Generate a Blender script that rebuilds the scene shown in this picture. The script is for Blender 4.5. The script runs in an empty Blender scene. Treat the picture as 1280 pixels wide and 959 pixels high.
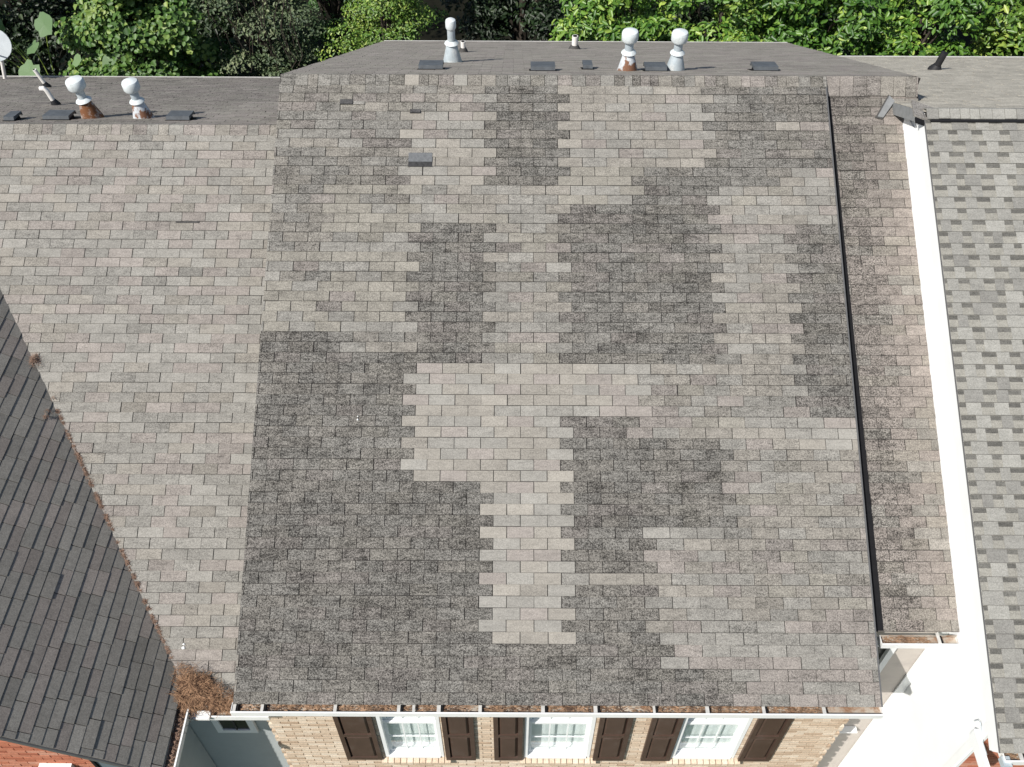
import bpy, math, random
import numpy as np
from mathutils import Vector, Matrix
random.seed(7); np.random.seed(7)
sc = bpy.context.scene
C = sc.collection
R = math.radians

# ------------------------------------------------------------------ camera
CAMZ = 15.5
TH, ROLL = R(48.75), R(0.25)
F = Vector((0, math.cos(TH), -math.sin(TH))); U0 = Vector((0, math.sin(TH), math.cos(TH)))
RT = Vector((1, 0, 0))*math.cos(ROLL) + U0*math.sin(ROLL); UP = U0*math.cos(ROLL) - Vector((1, 0, 0))*math.sin(ROLL)
cam = bpy.data.cameras.new('camera'); cam.sensor_width = 36; cam.lens = 36*1180/1280
cam.clip_start = 0.1; cam.clip_end = 2000
co = bpy.data.objects.new('camera', cam); C.objects.link(co)
m = Matrix((RT, UP, -F)).transposed().to_4x4(); m.translation = Vector((0, 0, CAMZ)); co.matrix_world = m
sc.camera = co
CAM = Vector((0, 0, CAMZ))
sc.render.resolution_x = 1024; sc.render.resolution_y = 767

# ------------------------------------------------------------------ sky and sun
SUN = Vector((-.52, -.45, .725)).normalized()
w = bpy.data.worlds.new('World'); sc.world = w; w.use_nodes = True
nt = w.node_tree; bg = nt.nodes['Background']
sky = nt.nodes.new('ShaderNodeTexSky'); sky.sky_type = 'NISHITA'; sky.sun_disc = False
sky.sun_elevation = math.asin(SUN.z); sky.sun_rotation = math.atan2(SUN.x, SUN.y)
sky.air_density = 1.0; sky.dust_density = 1.5
nt.links.new(sky.outputs[0], bg.inputs[0]); bg.inputs[1].default_value = 0.085
sl = bpy.data.lights.new('sun', 'SUN'); sl.energy = 4.6; sl.angle = R(0.53); sl.color = (1, .965, .91)
so = bpy.data.objects.new('sun', sl); C.objects.link(so); so.rotation_euler = SUN.to_track_quat('Z', 'Y').to_euler()
sc.view_settings.view_transform = 'Standard'; sc.view_settings.look = 'None'
sc.view_settings.exposure = 0.30; sc.view_settings.gamma = 1

# ------------------------------------------------------------------ material helpers
def newmat(name, rough=.85, spec=.3):
    mt = bpy.data.materials.new(name); mt.use_nodes = True
    b = mt.node_tree.nodes['Principled BSDF']; b.inputs['Roughness'].default_value = rough
    b.inputs['Specular IOR Level'].default_value = spec
    return mt, mt.node_tree, b
def N(nt, t, **kw):
    n = nt.nodes.new(t)
    for k, v in kw.items(): setattr(n, k, v)
    return n
def noise(nt, pos, scale, detail=2, rough=.5, vscale=None):
    n = N(nt, 'ShaderNodeTexNoise'); n.inputs['Scale'].default_value = scale
    n.inputs['Detail'].default_value = detail; n.inputs['Roughness'].default_value = rough
    if vscale:
        mp = N(nt, 'ShaderNodeMapping'); mp.inputs['Scale'].default_value = vscale
        nt.links.new(pos, mp.inputs[0]); pos = mp.outputs[0]
    nt.links.new(pos, n.inputs['Vector']); return n.outputs['Fac']
def ramp(nt, fac, stops):
    r = N(nt, 'ShaderNodeValToRGB'); e = r.color_ramp.elements
    while len(e) < len(stops): e.new(.5)
    for el, (p, c) in zip(e, stops):
        el.position = p; el.color = (c, c, c, 1) if not isinstance(c, tuple) else (*c, 1)
    nt.links.new(fac, r.inputs[0]); return r.outputs[0]
def mapr(nt, v, a, b, c, d):
    n = N(nt, 'ShaderNodeMapRange'); nt.links.new(v, n.inputs[0])
    for i, x in enumerate((a, b, c, d)):
        if hasattr(x, 'links'): nt.links.new(x, n.inputs[i+1])
        else: n.inputs[i+1].default_value = x
    return n.outputs[0]
def math_(nt, op, a, b):
    n = N(nt, 'ShaderNodeMath', operation=op)
    for i, x in enumerate((a, b)):
        if hasattr(x, 'links'): nt.links.new(x, n.inputs[i])
        else: n.inputs[i].default_value = x
    return n.outputs[0]
def mul(nt, col, fac):
    n = N(nt, 'ShaderNodeVectorMath', operation='SCALE'); 
    if hasattr(col, 'links'): nt.links.new(col, n.inputs[0])
    else: n.inputs[0].default_value = col[:3]
    nt.links.new(fac, n.inputs['Scale']); return n.outputs[0]
def mixc(nt, fac, a, b):
    n = N(nt, 'ShaderNodeMix', data_type='RGBA')
    for i, x in ((0, fac), (6, a), (7, b)):
        if hasattr(x, 'links'): nt.links.new(x, n.inputs[i])
        else: n.inputs[i].default_value = x if i == 0 else (*x[:3], 1)
    return n.outputs[2]
def bump(nt, b, h, strength=.3, dist=.01):
    n = N(nt, 'ShaderNodeBump'); n.inputs['Strength'].default_value = strength; n.inputs['Distance'].default_value = dist
    nt.links.new(h, n.inputs['Height']); nt.links.new(n.outputs[0], b.inputs['Normal'])

def shingle_mat(name, per_object):
    # colour and wear of each shingle come with the piece; granules and algae blotches from world position
    mt, nt, b = newmat(name, .92, .15)
    if per_object:
        oi = N(nt, 'ShaderNodeObjectInfo'); col, alpha = oi.outputs['Color'], oi.outputs['Alpha']
    else:
        at = N(nt, 'ShaderNodeAttribute', attribute_name='tint'); col, alpha = at.outputs['Color'], at.outputs['Alpha']
    pos = N(nt, 'ShaderNodeNewGeometry').outputs['Position']
    g1 = noise(nt, pos, 58, 2, .8)
    g2 = noise(nt, pos, 130, 1, .5)
    gr = math_(nt, 'ADD', math_(nt, 'MULTIPLY', math_(nt, 'SUBTRACT', g1, .5), 3.6), math_(nt, 'MULTIPLY', math_(nt, 'SUBTRACT', g2, .5), 3.2))
    k = math_(nt, 'ADD', math_(nt, 'MULTIPLY', alpha, 1.05), .12)
    gr = math_(nt, 'MULTIPLY', gr, k)
    bl = noise(nt, pos, 2.6, 5, .62, (1, 2.2, 2.2))
    bl = mapr(nt, bl, .36, .66, 0, 1)
    bl2 = noise(nt, pos, 7.5, 4, .6, (1, 2.6, 2.6))
    bl2 = mapr(nt, bl2, .42, .68, 0, 1)
    bl3 = noise(nt, pos, 22, 2, .6, (.6, 2.2, 2.2))
    bl3 = mapr(nt, bl3, .52, .70, 0, 1)
    blo = math_(nt, 'ADD', math_(nt, 'MULTIPLY', bl, .32), math_(nt, 'MULTIPLY', bl2, .42))
    blo = math_(nt, 'ADD', blo, math_(nt, 'MULTIPLY', bl3, .30))
    blo = math_(nt, 'MULTIPLY', blo, math_(nt, 'ADD', alpha, .20))
    st = mapr(nt, noise(nt, pos, 1, 3, .6, (9, 1.3, 1.3)), .45, .75, 0, .20)
    sk = mapr(nt, noise(nt, pos, 1, 3, .6, (2.2, 34, 17)), .56, .74, 0, .34)
    blo = math_(nt, 'ADD', blo, math_(nt, 'MULTIPLY', math_(nt, 'ADD', st, sk), math_(nt, 'ADD', alpha, .15)))
    fac = math_(nt, 'SUBTRACT', math_(nt, 'ADD', gr, 1.14), blo)
    fac = math_(nt, 'MAXIMUM', fac, .16)
    c = mul(nt, col, fac)
    nt.links.new(c, b.inputs['Base Color'])
    bump(nt, b, g1, .35, .006)
    return mt
M = {}
M['shingle'] = shingle_mat('asphalt_shingle', True)
M['shingle_field'] = shingle_mat('asphalt_shingle_field', False)

def simple(name, col, rough=.8, spec=.3, var=.15, scale=8, metal=0, bmp=0, scale2=None, dirt=None):
    mt, nt, b = newmat(name, rough, spec); b.inputs['Metallic'].default_value = metal
    pos = N(nt, 'ShaderNodeNewGeometry').outputs['Position']
    n1 = noise(nt, pos, scale, 4, .6)
    fac = mapr(nt, n1, .3, .7, 1-var, 1+var)
    c = mul(nt, col, fac)
    if dirt:
        dcol, dsc, lo, hi = dirt
        c = mixc(nt, mapr(nt, noise(nt, pos, dsc, 5, .65), lo, hi, 0, 1), c, dcol)
    nt.links.new(c, b.inputs['Base Color'])
    if bmp: bump(nt, b, noise(nt, pos, scale2 or scale*6, 3), bmp, .01)
    M[name] = mt; return mt
simple('roof_felt', (.032, .030, .029), .95, .1, .3, 20)
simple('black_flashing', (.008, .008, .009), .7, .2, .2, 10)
simple('white_paint', (.80, .81, .80), .55, .35, .03, 3)
simple('gutter_white', (.78, .78, .76), .45, .4, .05, 6, dirt=((.35, .31, .26), 7, .62, .8))
simple('strap_metal', (.50, .49, .46), .6, .3, .15, 20)
simple('gutter_inside', (.42, .37, .31), .8, .2, .3, 12, dirt=((.24, .14, .085), 6, .50, .64))
simple('siding_white', (.83, .835, .83), .6, .3, .03, 2)
simple('siding_grey', (.41, .44, .44), .6, .3, .05, 3, dirt=((.36, .385, .385), 3, .5, .75))
simple('siding_warm', (.50, .455, .41), .6, .3, .05, 3, dirt=((.40, .36, .33), 3, .5, .75))
simple('shutter_brown', (.072, .043, .032), .5, .35, .12, 5, dirt=((.09, .065, .055), 5, .55, .8))
simple('mortar', (.56, .50, .42), .95, .1, .15, 30)
simple('mortar_red', (.48, .36, .30), .95, .1, .15, 30)
simple('galvanised', (.46, .52, .55), .5, .4, .14, 9, metal=.25, dirt=((.62, .64, .63), 8, .5, .7))
simple('cap_white', (.62, .66, .66), .5, .4, .12, 9, dirt=((.40, .42, .40), 12, .56, .75))
simple('rusty_metal', (.40, .36, .33), .75, .2, .2, 8, dirt=((.17, .075, .035), 7, .40, .52))
simple('rusty_patches', (.55, .58, .60), .65, .3, .15, 8, dirt=((.20, .10, .06), 7, .50, .57))
simple('flap_grey', (.20, .205, .205), .6, .3, .15, 12)
simple('patch_grey', (.13, .135, .14), .9, .2, .2, 40)
simple('patch_dark', (.045, .045, .046), .95, .1, .3, 40)
simple('box_vent_grey', (.085, .095, .105), .65, .3, .2, 12)
simple('vent_dark', (.012, .012, .013), .8, .2, .1, 10)
simple('pvc_white', (.74, .72, .68), .5, .35, .06, 10)
simple('boot_grey', (.07, .068, .065), .8, .2, .2, 14)
simple('boot_black', (.018, .018, .02), .6, .3, .2, 14)
simple('dish_grey', (.55, .59, .60), .5, .3, .08, 5)
simple('bark', (.055, .046, .038), .95, .1, .35, 9, bmp=.5)
simple('pine_straw', (.33, .20, .12), .9, .15, .5, 38, dirt=((.10, .055, .035), 16, .47, .60))
simple('leaf_litter', (.23, .15, .11), .95, .1, .5, 30)
simple('gutter_litter', (.30, .19, .12), .95, .1, .65, 24, dirt=((.11, .07, .05), 9, .5, .62))
simple('siding_shaded', (.13, .16, .18), .6, .3, .06, 4)
simple('lawn', (.045, .075, .025), .95, .1, .35, 1.2, bmp=.5, scale2=30, dirt=((.08, .07, .045), .5, .5, .7))
simple('forest_floor', (.010, .010, .006), .95, .1, .4, 2, bmp=.5, scale2=15)
simple('concrete', (.42, .41, .39), .9, .2, .1, 3)
simple('curtain', (.86, .88, .87), .9, .1, .06, 4)
simple('screen_dark', (.012, .013, .014), .4, .5, .1, 10)
simple('bird_dropping', (.8, .8, .78), .8, .2, .02, 10)
simple('drip_metal', (.10, .10, .10), .5, .4, .1, 10)

def brick_mat(name, c1, c2, c3):
    mt, nt, b = newmat(name, .9, .2)
    at = N(nt, 'ShaderNodeAttribute', attribute_name='tint')
    pos = N(nt, 'ShaderNodeNewGeometry').outputs['Position']
    r = N(nt, 'ShaderNodeValToRGB'); e = r.color_ramp.elements; e.new(.5)
    for el, (p, c) in zip(e, ((0, c1), (.55, c2), (1, c3))): el.position = p; el.color = (*c, 1)
    nt.links.new(at.outputs['Color'], r.inputs[0])
    n1 = noise(nt, pos, 55, 3, .7); 
    c = mul(nt, r.outputs[0], mapr(nt, n1, .3, .7, .78, 1.18))
    nt.links.new(c, b.inputs['Base Color']); bump(nt, b, n1, .4, .006)
    M[name] = mt
brick_mat('tan_brick', (.46, .34, .24), (.60, .48, .36), (.70, .60, .48))
brick_mat('red_brick', (.33, .11, .065), (.46, .17, .10), (.52, .27, .19))

mt, nt, b = newmat('window_glass', .05, .5)
tr = N(nt, 'ShaderNodeBsdfTransparent'); tr.inputs[0].default_value = (.97, .99, .99, 1)
gl = N(nt, 'ShaderNodeBsdfGlossy'); gl.inputs['Roughness'].default_value = .03
lw_ = N(nt, 'ShaderNodeLayerWeight')
fz = N(nt, 'ShaderNodeMath', operation='MULTIPLY_ADD'); nt.links.new(math_(nt, 'POWER', lw_.outputs['Facing'], 5.0), fz.inputs[0]); fz.inputs[1].default_value = .9; fz.inputs[2].default_value = .04
ms = N(nt, 'ShaderNodeMixShader'); nt.links.new(fz.outputs[0], ms.inputs[0]); nt.links.new(tr.outputs[0], ms.inputs[1]); nt.links.new(gl.outputs[0], ms.inputs[2])
nt.links.new(ms.outputs[0], nt.nodes['Material Output'].inputs[0])
M['window_glass'] = mt

def leaf_mat(name, dark, light, yellow, rough=.4):
    mt, nt, b = newmat(name, rough, .5)
    at = N(nt, 'ShaderNodeAttribute', attribute_name='tint')
    r = N(nt, 'ShaderNodeValToRGB'); e = r.color_ramp.elements; e.new(.5)
    for el, (p, c) in zip(e, ((0, dark), (.6, light), (1, yellow))): el.position = p; el.color = (*c, 1)
    nt.links.new(at.outputs['Color'], r.inputs[0]); nt.links.new(r.outputs[0], b.inputs['Base Color'])
    tr = N(nt, 'ShaderNodeBsdfTranslucent'); nt.links.new(mul(nt, r.outputs[0], math_(nt, 'ADD', 1.2, 0)), tr.inputs[0])
    ms = N(nt, 'ShaderNodeMixShader'); ms.inputs[0].default_value = .22
    nt.links.new(b.outputs[0], ms.inputs[1]); nt.links.new(tr.outputs[0], ms.inputs[2])
    nt.links.new(ms.outputs[0], nt.nodes['Material Output'].inputs[0])
    M[name] = mt
leaf_mat('leaf_magnolia', (.032, .095, .014), (.11, .23, .03), (.34, .45, .08), .42)
leaf_mat('leaf_ivy', (.028, .078, .016), (.095, .19, .036), (.26, .34, .08), .5)
leaf_mat('leaf_bright', (.040, .10, .015), (.14, .25, .036), (.36, .43, .09), .42)
leaf_mat('leaf_grey', (.032, .06, .025), (.095, .135, .060), (.22, .25, .13), .55)
leaf_mat('leaf_large', (.07, .13, .055), (.13, .22, .09), (.20, .29, .14), .6)
leaf_mat('leaf_dark', (.008, .020, .006), (.018, .040, .011), (.045, .075, .020), .5)  # near-black leaves: the shade of the deep foliage is put into the colour

# ------------------------------------------------------------------ mesh helpers
class MB:
    def __init__(s): s.v = []; s.f = []; s.t = []; s.cur = (1, 1, 1, 1)
    def hexa(s, p):     # 8 points: bottom 4 then top 4
        o = len(s.v); s.v += [tuple(q) for q in p]
        for f in ((3, 2, 1, 0), (4, 5, 6, 7), (0, 1, 5, 4), (1, 2, 6, 5), (2, 3, 7, 6), (3, 0, 4, 7)):
            s.f.append(tuple(o+i for i in f)); s.t.append(s.cur)
    def box(s, x0, x1, y0, y1, z0, z1):
        s.hexa([(x0, y0, z0), (x1, y0, z0), (x1, y1, z0), (x0, y1, z0), (x0, y0, z1), (x1, y0, z1), (x1, y1, z1), (x0, y1, z1)])
    def fbox(s, fr, u0, u1, v0, v1, n0, n1, n1b=None):  # box in frame; n1b: top height at v1
        if n1b is None: n1b = n1
        P = fr.p
        s.hexa([P(u0, v0, n0), P(u1, v0, n0), P(u1, v1, n0), P(u0, v1, n0), P(u0, v0, n1), P(u1, v0, n1), P(u1, v1, n1b), P(u0, v1, n1b)])
    def poly(s, pts): 
        o = len(s.v); s.v += [tuple(q) for q in pts]; s.f.append(tuple(range(o, o+len(pts)))); s.t.append(s.cur)
    def prism(s, pts, d):   # extrude polygon by d
        n = len(pts); o = len(s.v); d = Vector(d); s.v += [tuple(q) for q in pts] + [tuple(Vector(q)+d) for q in pts]
        fs = [tuple(range(o, o+n))[::-1], tuple(range(o+n, o+2*n))] + [(o+i, o+(i+1) % n, o+n+(i+1) % n, o+n+i) for i in range(n)]
        s.f += fs; s.t += [s.cur]*len(fs)
    def tube(s, path, rad, seg=8, caps=True):
        path = [Vector(p) for p in path]; o = len(s.v)
        if not hasattr(rad, '__len__'): rad = [rad]*len(path)
        for i, p in enumerate(path):
            a = path[max(i-1, 0)]; b2 = path[min(i+1, len(path)-1)]; d = (b2-a).normalized()
            x = d.cross(Vector((0, 1, 0)) if abs(d.y) < .9 else Vector((1, 0, 0))).normalized(); y = d.cross(x)
            for k in range(seg):
                q = p + (x*math.cos(2*math.pi*k/seg) + y*math.sin(2*math.pi*k/seg))*rad[i]; s.v.append(tuple(q))
        for i in range(len(path)-1):
            for k in range(seg):
                s.f.append((o+i*seg+k, o+i*seg+(k+1) % seg, o+(i+1)*seg+(k+1) % seg, o+(i+1)*seg+k)); s.t.append(s.cur)
        if caps:
            s.f.append(tuple(o+k for k in range(seg))[::-1]); s.t.append(s.cur)
            s.f.append(tuple(o+(len(path)-1)*seg+k for k in range(seg))); s.t.append(s.cur)
    def lathe(s, c, prof, seg=20):  # prof: (r,z) list, axis z
        s.tube([(c[0], c[1], c[2]+z) for r, z in prof], [max(r, .0005) for r, z in prof], seg)
    def mesh(s, name, mats, tint=False, smooth=False):
        me = bpy.data.meshes.new(name); me.from_pydata(s.v, [], s.f)
        for mm in (mats if isinstance(mats, (list, tuple)) else [mats]): me.materials.append(mm)
        if tint:
            at = me.attributes.new('tint', 'FLOAT_COLOR', 'FACE')
            at.data.foreach_set('color', np.array(s.t, dtype=np.float32).ravel())
        if smooth:
            me.polygons.foreach_set('use_smooth', [True]*len(me.polygons))
        me.update(); return me
    def build(s, name, mat, parent=None, tint=False, smooth=False, kind=None):
        me = s.mesh(name, mat, tint, smooth)
        if smooth:
            import bmesh
            bm = bmesh.new(); bm.from_mesh(me)
            for e in bm.edges:
                if len(e.link_faces) == 2 and e.calc_face_angle(0) > R(38): e.smooth = False
            bm.to_mesh(me); bm.free()
        return link(name, me, parent, kind)
def link(name, me, parent=None, kind=None):
    o = bpy.data.objects.new(name, me); C.objects.link(o)
    if parent is not None:
        o.parent = parent
        o.matrix_parent_inverse = parent_mat(parent).inverted()
    if kind: o['kind'] = kind
    return o
def parent_mat(p):
    mm = p.matrix_basis.copy(); q = p
    while q.parent is not None:
        mm = q.parent.matrix_basis @ q.matrix_parent_inverse @ mm if False else parent_mat(q.parent) @ q.matrix_parent_inverse @ q.matrix_basis
        return mm
    return mm
def thing(name, label, cat, loc=(0, 0, 0), group=None):
    o = bpy.data.objects.new(name, None); C.objects.link(o); o.location = loc; o.empty_display_size = .2
    return tag(o, label, cat, group)
def tag(o, label, cat, group=None, kind=None):
    o['label'] = label; o['category'] = cat
    if group: o['group'] = group
    if kind: o['kind'] = kind
    return o

class Frame:
    def __init__(s, o, u, v):
        s.o = Vector(o); s.u = Vector(u).normalized(); s.v = Vector(v).normalized(); s.n = s.u.cross(s.v)
    def p(s, a, b, c=0): return s.o + s.u*a + s.v*b + s.n*c
def in_view(P, mg=12):
    d = P-CAM; z = d.dot(F)
    if z < .1: return False
    x = 640+1180*d.dot(RT)/z; y = 479.5-1180*d.dot(UP)/z
    return -mg < x < 1280+mg and -mg < y < 959+mg

# unit wedge shared by every shingle (local x 0..1, y 0..1 upslope, z 0..1 thick at the butt, thin at the top)
def unit_wedge():
    b_ = MB(); b_.hexa([(0, 0, 0), (1, 0, 0), (1, 1, 0), (0, 1, 0), (0.0, 0.0, 1), (1, 0.0, 1), (1, 1, .45), (0, 1, .45)])
    return b_.mesh('shingle', M['shingle'])
WEDGE = unit_wedge()
def lay(pieces, frame, parent, limit, name='shingle', visible=None):
    """pieces: (u0,u1,v0,v1,n0,thick,rgba). The nearest in view become objects, the rest one joined part."""
    items = []
    for pc in pieces:
        c = frame.p((pc[0]+pc[1])/2, (pc[2]+pc[3])/2)
        vis = in_view(c, 0) and (visible is None or visible(c))
        items.append((0 if vis else 1, (c-CAM).length, pc))
    items.sort(key=lambda t: (t[0], t[1]))
    basis = Matrix((frame.u, frame.v, frame.n)).transposed()
    pm = parent_mat(parent).inverted()
    fb = MB(); n = 0
    for vis, d, (u0, u1, v0, v1, n0, th, rgba) in items:
        if vis == 0 and n < limit:
            o = bpy.data.objects.new(name, WEDGE); C.objects.link(o)
            rot = Matrix.Rotation(random.gauss(0, .004), 3, frame.n) @ basis
            mm = (rot @ Matrix.Diagonal((u1-u0, v1-v0, th))).to_4x4(); mm.translation = frame.p(u0, v0, n0)
            o.parent = parent; o.matrix_parent_inverse = pm; o.matrix_basis = mm
            o.color = rgba; n += 1
        else:
            fb.cur = rgba; fb.fbox(frame, u0, u1, v0, v1, n0, n0+th, n0+th*.45)
    if fb.f: 
        fb.build(name+'_field', M['shingle_field'], parent, tint=True, kind='stuff')
    return n

# ------------------------------------------------------------------ key dimensions (metres)
CA, SA = math.cos(math.atan(.5)), math.sin(math.atan(.5))
EY, EZ = 4.078, 5.617                 # eave of the centre roof
EXP, TAB = .127, .3048
SL = 7.62
RY, RZ = EY+SL*CA, EZ+SL*SA
XL, XR = -2.975, 3.99
XS = 4.95                             # side wall of the right house

def vary(base, v=.08, hue=0.0):
    f = 1+random.gauss(0, v); return [c*f for c in base]
WARM = (1.022, .994, .952); PINK = (1.030, .968, .965); GREY = (.992, 1.0, .992); YEL = (1.018, 1.0, .94)

# ---- wear map of the centre slope: (x0, x1, first course, last course, wear 0 light .. 1 dark, tone)
WEAR = [(-3.16,4.38,0,60,0.36,0), (-2.97,-1.29,48,59,0.52,0), (-2.97,-2.02,52,54,0.36,1), (-1.70,-1.28,48,53,0.62,0), (-2.24,-1.70,48,50,0.62,0), (-1.28,-0.33,48,56,0.18,1), (-1.30,-0.34,56,59,0.42,1), (-1.02,-0.34,53,55,0.36,1), (-0.33,0.59,48,59,0.70,0), (-0.33,0.58,48,50,0.72,0), (0.59,2.53,50,59,0.24,1), (2.53,4.06,50,59,0.64,0), (3.29,4.01,54,55,0.22,1), (3.48,3.78,51,52,0.36,0), (1.57,3.35,46,50,0.66,0), (2.37,3.36,48,50,0.62,0), (0.58,1.57,46,50,0.22,2), (3.34,4.06,48,50,0.2,1), (2.48,4.02,44,48,0.27,0), (2.45,2.62,45,46,0.6,0), (-1.26,0.58,44,48,0.3,0), (-2.90,-2.23,41,48,0.52,0), (-2.23,-1.25,41,48,0.3,2), (-1.98,-1.39,46,47,0.5,0), (-2.05,-1.27,41,43,0.42,0), (-3.07,-1.22,33,41,0.3,2), (-2.69,-2.17,38,40,0.45,0), (-2.15,-1.92,35,37,0.45,0), (-2.25,-2.06,35,36,0.55,0), (-1.22,-0.31,30,44,0.72,0), (-0.31,0.60,30,44,0.34,0), (-0.86,-0.35,43,44,0.78,0), (0.60,2.43,30,46,0.7,0), (0.61,1.56,45,46,0.78,0), (2.40,3.37,25,44,0.33,0), (3.37,4.09,25,44,0.72,0), (-3.11,-1.25,30,33,0.76,0), (-2.20,-1.23,32,33,0.55,0), (-2.03,-1.23,31,32,0.38,0), (-3.11,-2.19,31,32,0.84,0), (-3.14,-1.22,19,30,0.74,0), (-1.22,0.58,19,30,0.13,1), (0.59,1.60,25,30,0.12,1), (1.60,2.47,25,30,0.38,0), (2.47,3.36,25,30,0.38,0), (0.58,1.53,11,25,0.74,0), (1.45,2.45,23,25,0.36,0), (1.53,2.46,15,23,0.70,0), (2.45,4.07,23,25,0.26,0), (3.28,4.06,22,25,0.12,1), (2.46,4.09,15,22,0.38,0), (-3.02,-0.28,5,19,0.76,0), (-0.28,0.61,5,19,0.08,1), (1.50,4.04,5,15,0.33,0), (0.65,1.59,10,11,0.2,1), (0.61,1.57,3,10,0.68,0), (2.32,4.06,9,15,0.42,0), (2.46,3.99,5,7,0.36,3), (-2.94,1.63,3,5,0.74,0), (1.63,4.01,3,6,0.27,3), (-2.91,2.47,0,3,0.72,0), (2.47,4.02,0,3,0.36,3)]
def wear(x, k):
    r = (.36, 0)
    for x0, x1, k0, k1, d, t in WEAR:
        if x0 <= x < x1 and k0 <= k < k1: r = (d, t)
    return r
def tint_for(d, tone=None, amp=.06):
    light = Vector((.266, .2525, .228)); dark = Vector((.138, .131, .119))
    c = light.lerp(dark, min(max(d*1.18-.05, 0), 1))
    t = tone or random.choices((WARM, PINK, GREY, YEL), (4, 2, 5, 1))[0]
    q = 1-.75*min(max(d, 0), 1) if d > .45 else .8
    f = max(.6, 1+random.gauss(0, amp*(1 if d < .5 else .6)))
    return (c[0]*(1+(t[0]-1)*q)*f, c[1]*(1+(t[1]-1)*q)*f, c[2]*(1+(t[2]-1)*q)*f, min(max(d, .1), .9))

# ================================================================== SETTING
def struct(name, mb, mat):
    o = mb.build(name, mat); o['kind'] = 'structure'; return o
g = MB(); g.poly([(-400, -400, 0), (400, -400, 0), (400, 19.5, 0), (-400, 19.5, 0)]); struct('ground', g, M['lawn'])
g = MB(); g.poly([(-400, 19.5, 0), (400, 19.5, 0), (400, 400, 0), (-400, 400, 0)]); struct('terrain', g, M['forest_floor'])
g = MB(); g.box(-2.7, 3.8, .9, 2.3, .0, .06); struct('pavement', g, M['concrete'])

# ================================================================== BRICK helper
def bricks(mb, x0, x1, z0, z1, y, holes=(), k0=0):
    bh, bl, j = .057, .203, .0105
    k = k0; z = z0
    while z < z1:
        off = (k % 2)*(bl+j)/2
        x = x0-off; xe = x1
        while x < xe:
            a, b2 = max(x, x0), min(x+bl, xe)
            if b2-a > .03:
                segs = [(a, b2)]
                for (hx0, hx1, hz0, hz1) in holes:
                    if z+bh > hz0 and z < hz1:
                        ns = []
                        for s0, s1 in segs:
                            if s1 <= hx0 or s0 >= hx1: ns.append((s0, s1))
                            else:
                                if hx0-s0 > .02: ns.append((s0, hx0))
                                if s1-hx1 > .02: ns.append((hx1, s1))
                        segs = ns
                for s0, s1 in segs:
                    pr = random.uniform(0, .004)
                    mb.cur = (min(1, max(0, random.gauss(.55, .28))),)*3 + (1,)
                    mb.box(s0, s1, y-.012-pr, y+.03, z, z+bh)
            x += bl+j
        z += bh+j; k += 1

# ================================================================== CENTRE TOWNHOUSE
house = thing('brick_townhouse', 'centre townhouse with tan brick front, brown shutters and large patchy weathered shingle roof', 'house', (0.5, 9, 0))
# front slope
fr = Frame((0, EY, EZ), (1, 0, 0), (0, CA, SA))
d = MB(); d.fbox(fr, XL, XR, .0, SL, -.10, 0); slope = d.build('roof_slope', M['roof_felt'], house)
pieces = []
def course_pieces(x0, x1, v0, k, phase, tintf, lift=0.0, gap=.0075, tab=TAB, exp=EXP, hgap=.0035, th=.008):
    x = x0-((x0-phase) % tab)
    out = []
    while x < x1:
        a, b2 = max(x+gap/2, x0), min(x+tab-gap/2, x1)
        if b2-a > .015:
            j = random.gauss(0, .0012)
            hgap = random.uniform(.0015, .0055); wv = .0016*math.sin(a*1.1+k*1.7)+.0010*math.sin(a*3.3+k)+random.gauss(0, .0007)
            out.append((a+j, b2+j, v0+hgap/2+wv, v0+exp-hgap/2+wv*.5, .001+lift, th+random.uniform(0, .005)+(.006 if random.random() < .015 else 0), tintf((a+b2)/2)))
        x += tab
    return out
def main_tint(x, k):
    d_, t_ = wear(x, k)
    tone = (None, random.choice((WARM, WARM, WARM, PINK, GREY, GREY)), random.choice((YEL, YEL, GREY)), random.choice((GREY, PINK)))[t_]
    return tint_for(d_+random.gauss(0, .05 if d_ > .3 else .035), tone, .055 if t_ != 3 else .03)
for k in range(59):
    ph = -.205 if k % 2 else -.205+TAB/2
    tone = None
    pk = course_pieces(XL+.001, XR-.019, k*EXP, k, ph, lambda x: main_tint(x, k))
    pieces += pk
MAINP = pieces
# the narrow set-back slope beside it
OFF = .10
fs = Frame(Vector((0, EY, EZ))-fr.n*OFF, (1, 0, 0), (0, CA, SA))
d = MB(); d.fbox(fs, XR-.02, XS, .78, SL+.02, -.10, 0); d.fbox(fs, XS+.0005, 5.19, 6.9, SL+.02, -.10, 0); slope2 = d.build('roof_slope', M['roof_felt'], house)
SP = []
def strip_t(x, k):
    c = (x-4.28)/.28
    d_ = .32+.30*math.exp(-c*c)*random.uniform(.4, 1.1)+.2*max(0, min(1, (k-38)/14))*(x < 4.75)
    r_ = tint_for(d_, random.choice((PINK, PINK, WARM, GREY)), .06); return (r_[0]*1.015, r_[1]*.995, r_[2]*.985, min(.95, .25+.55*math.exp(-c*c)))
for k in range(6, 60):
    ph = 4.10 if k % 2 else 4.10+TAB/2
    SP += course_pieces(XR+.05, XS-.005 if k < 54 else 5.18, k*EXP+.02, k, ph, lambda x: strip_t(x, k))
lay(MAINP, fr, slope, 255)
lay(SP, fs, slope2, 45)
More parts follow.
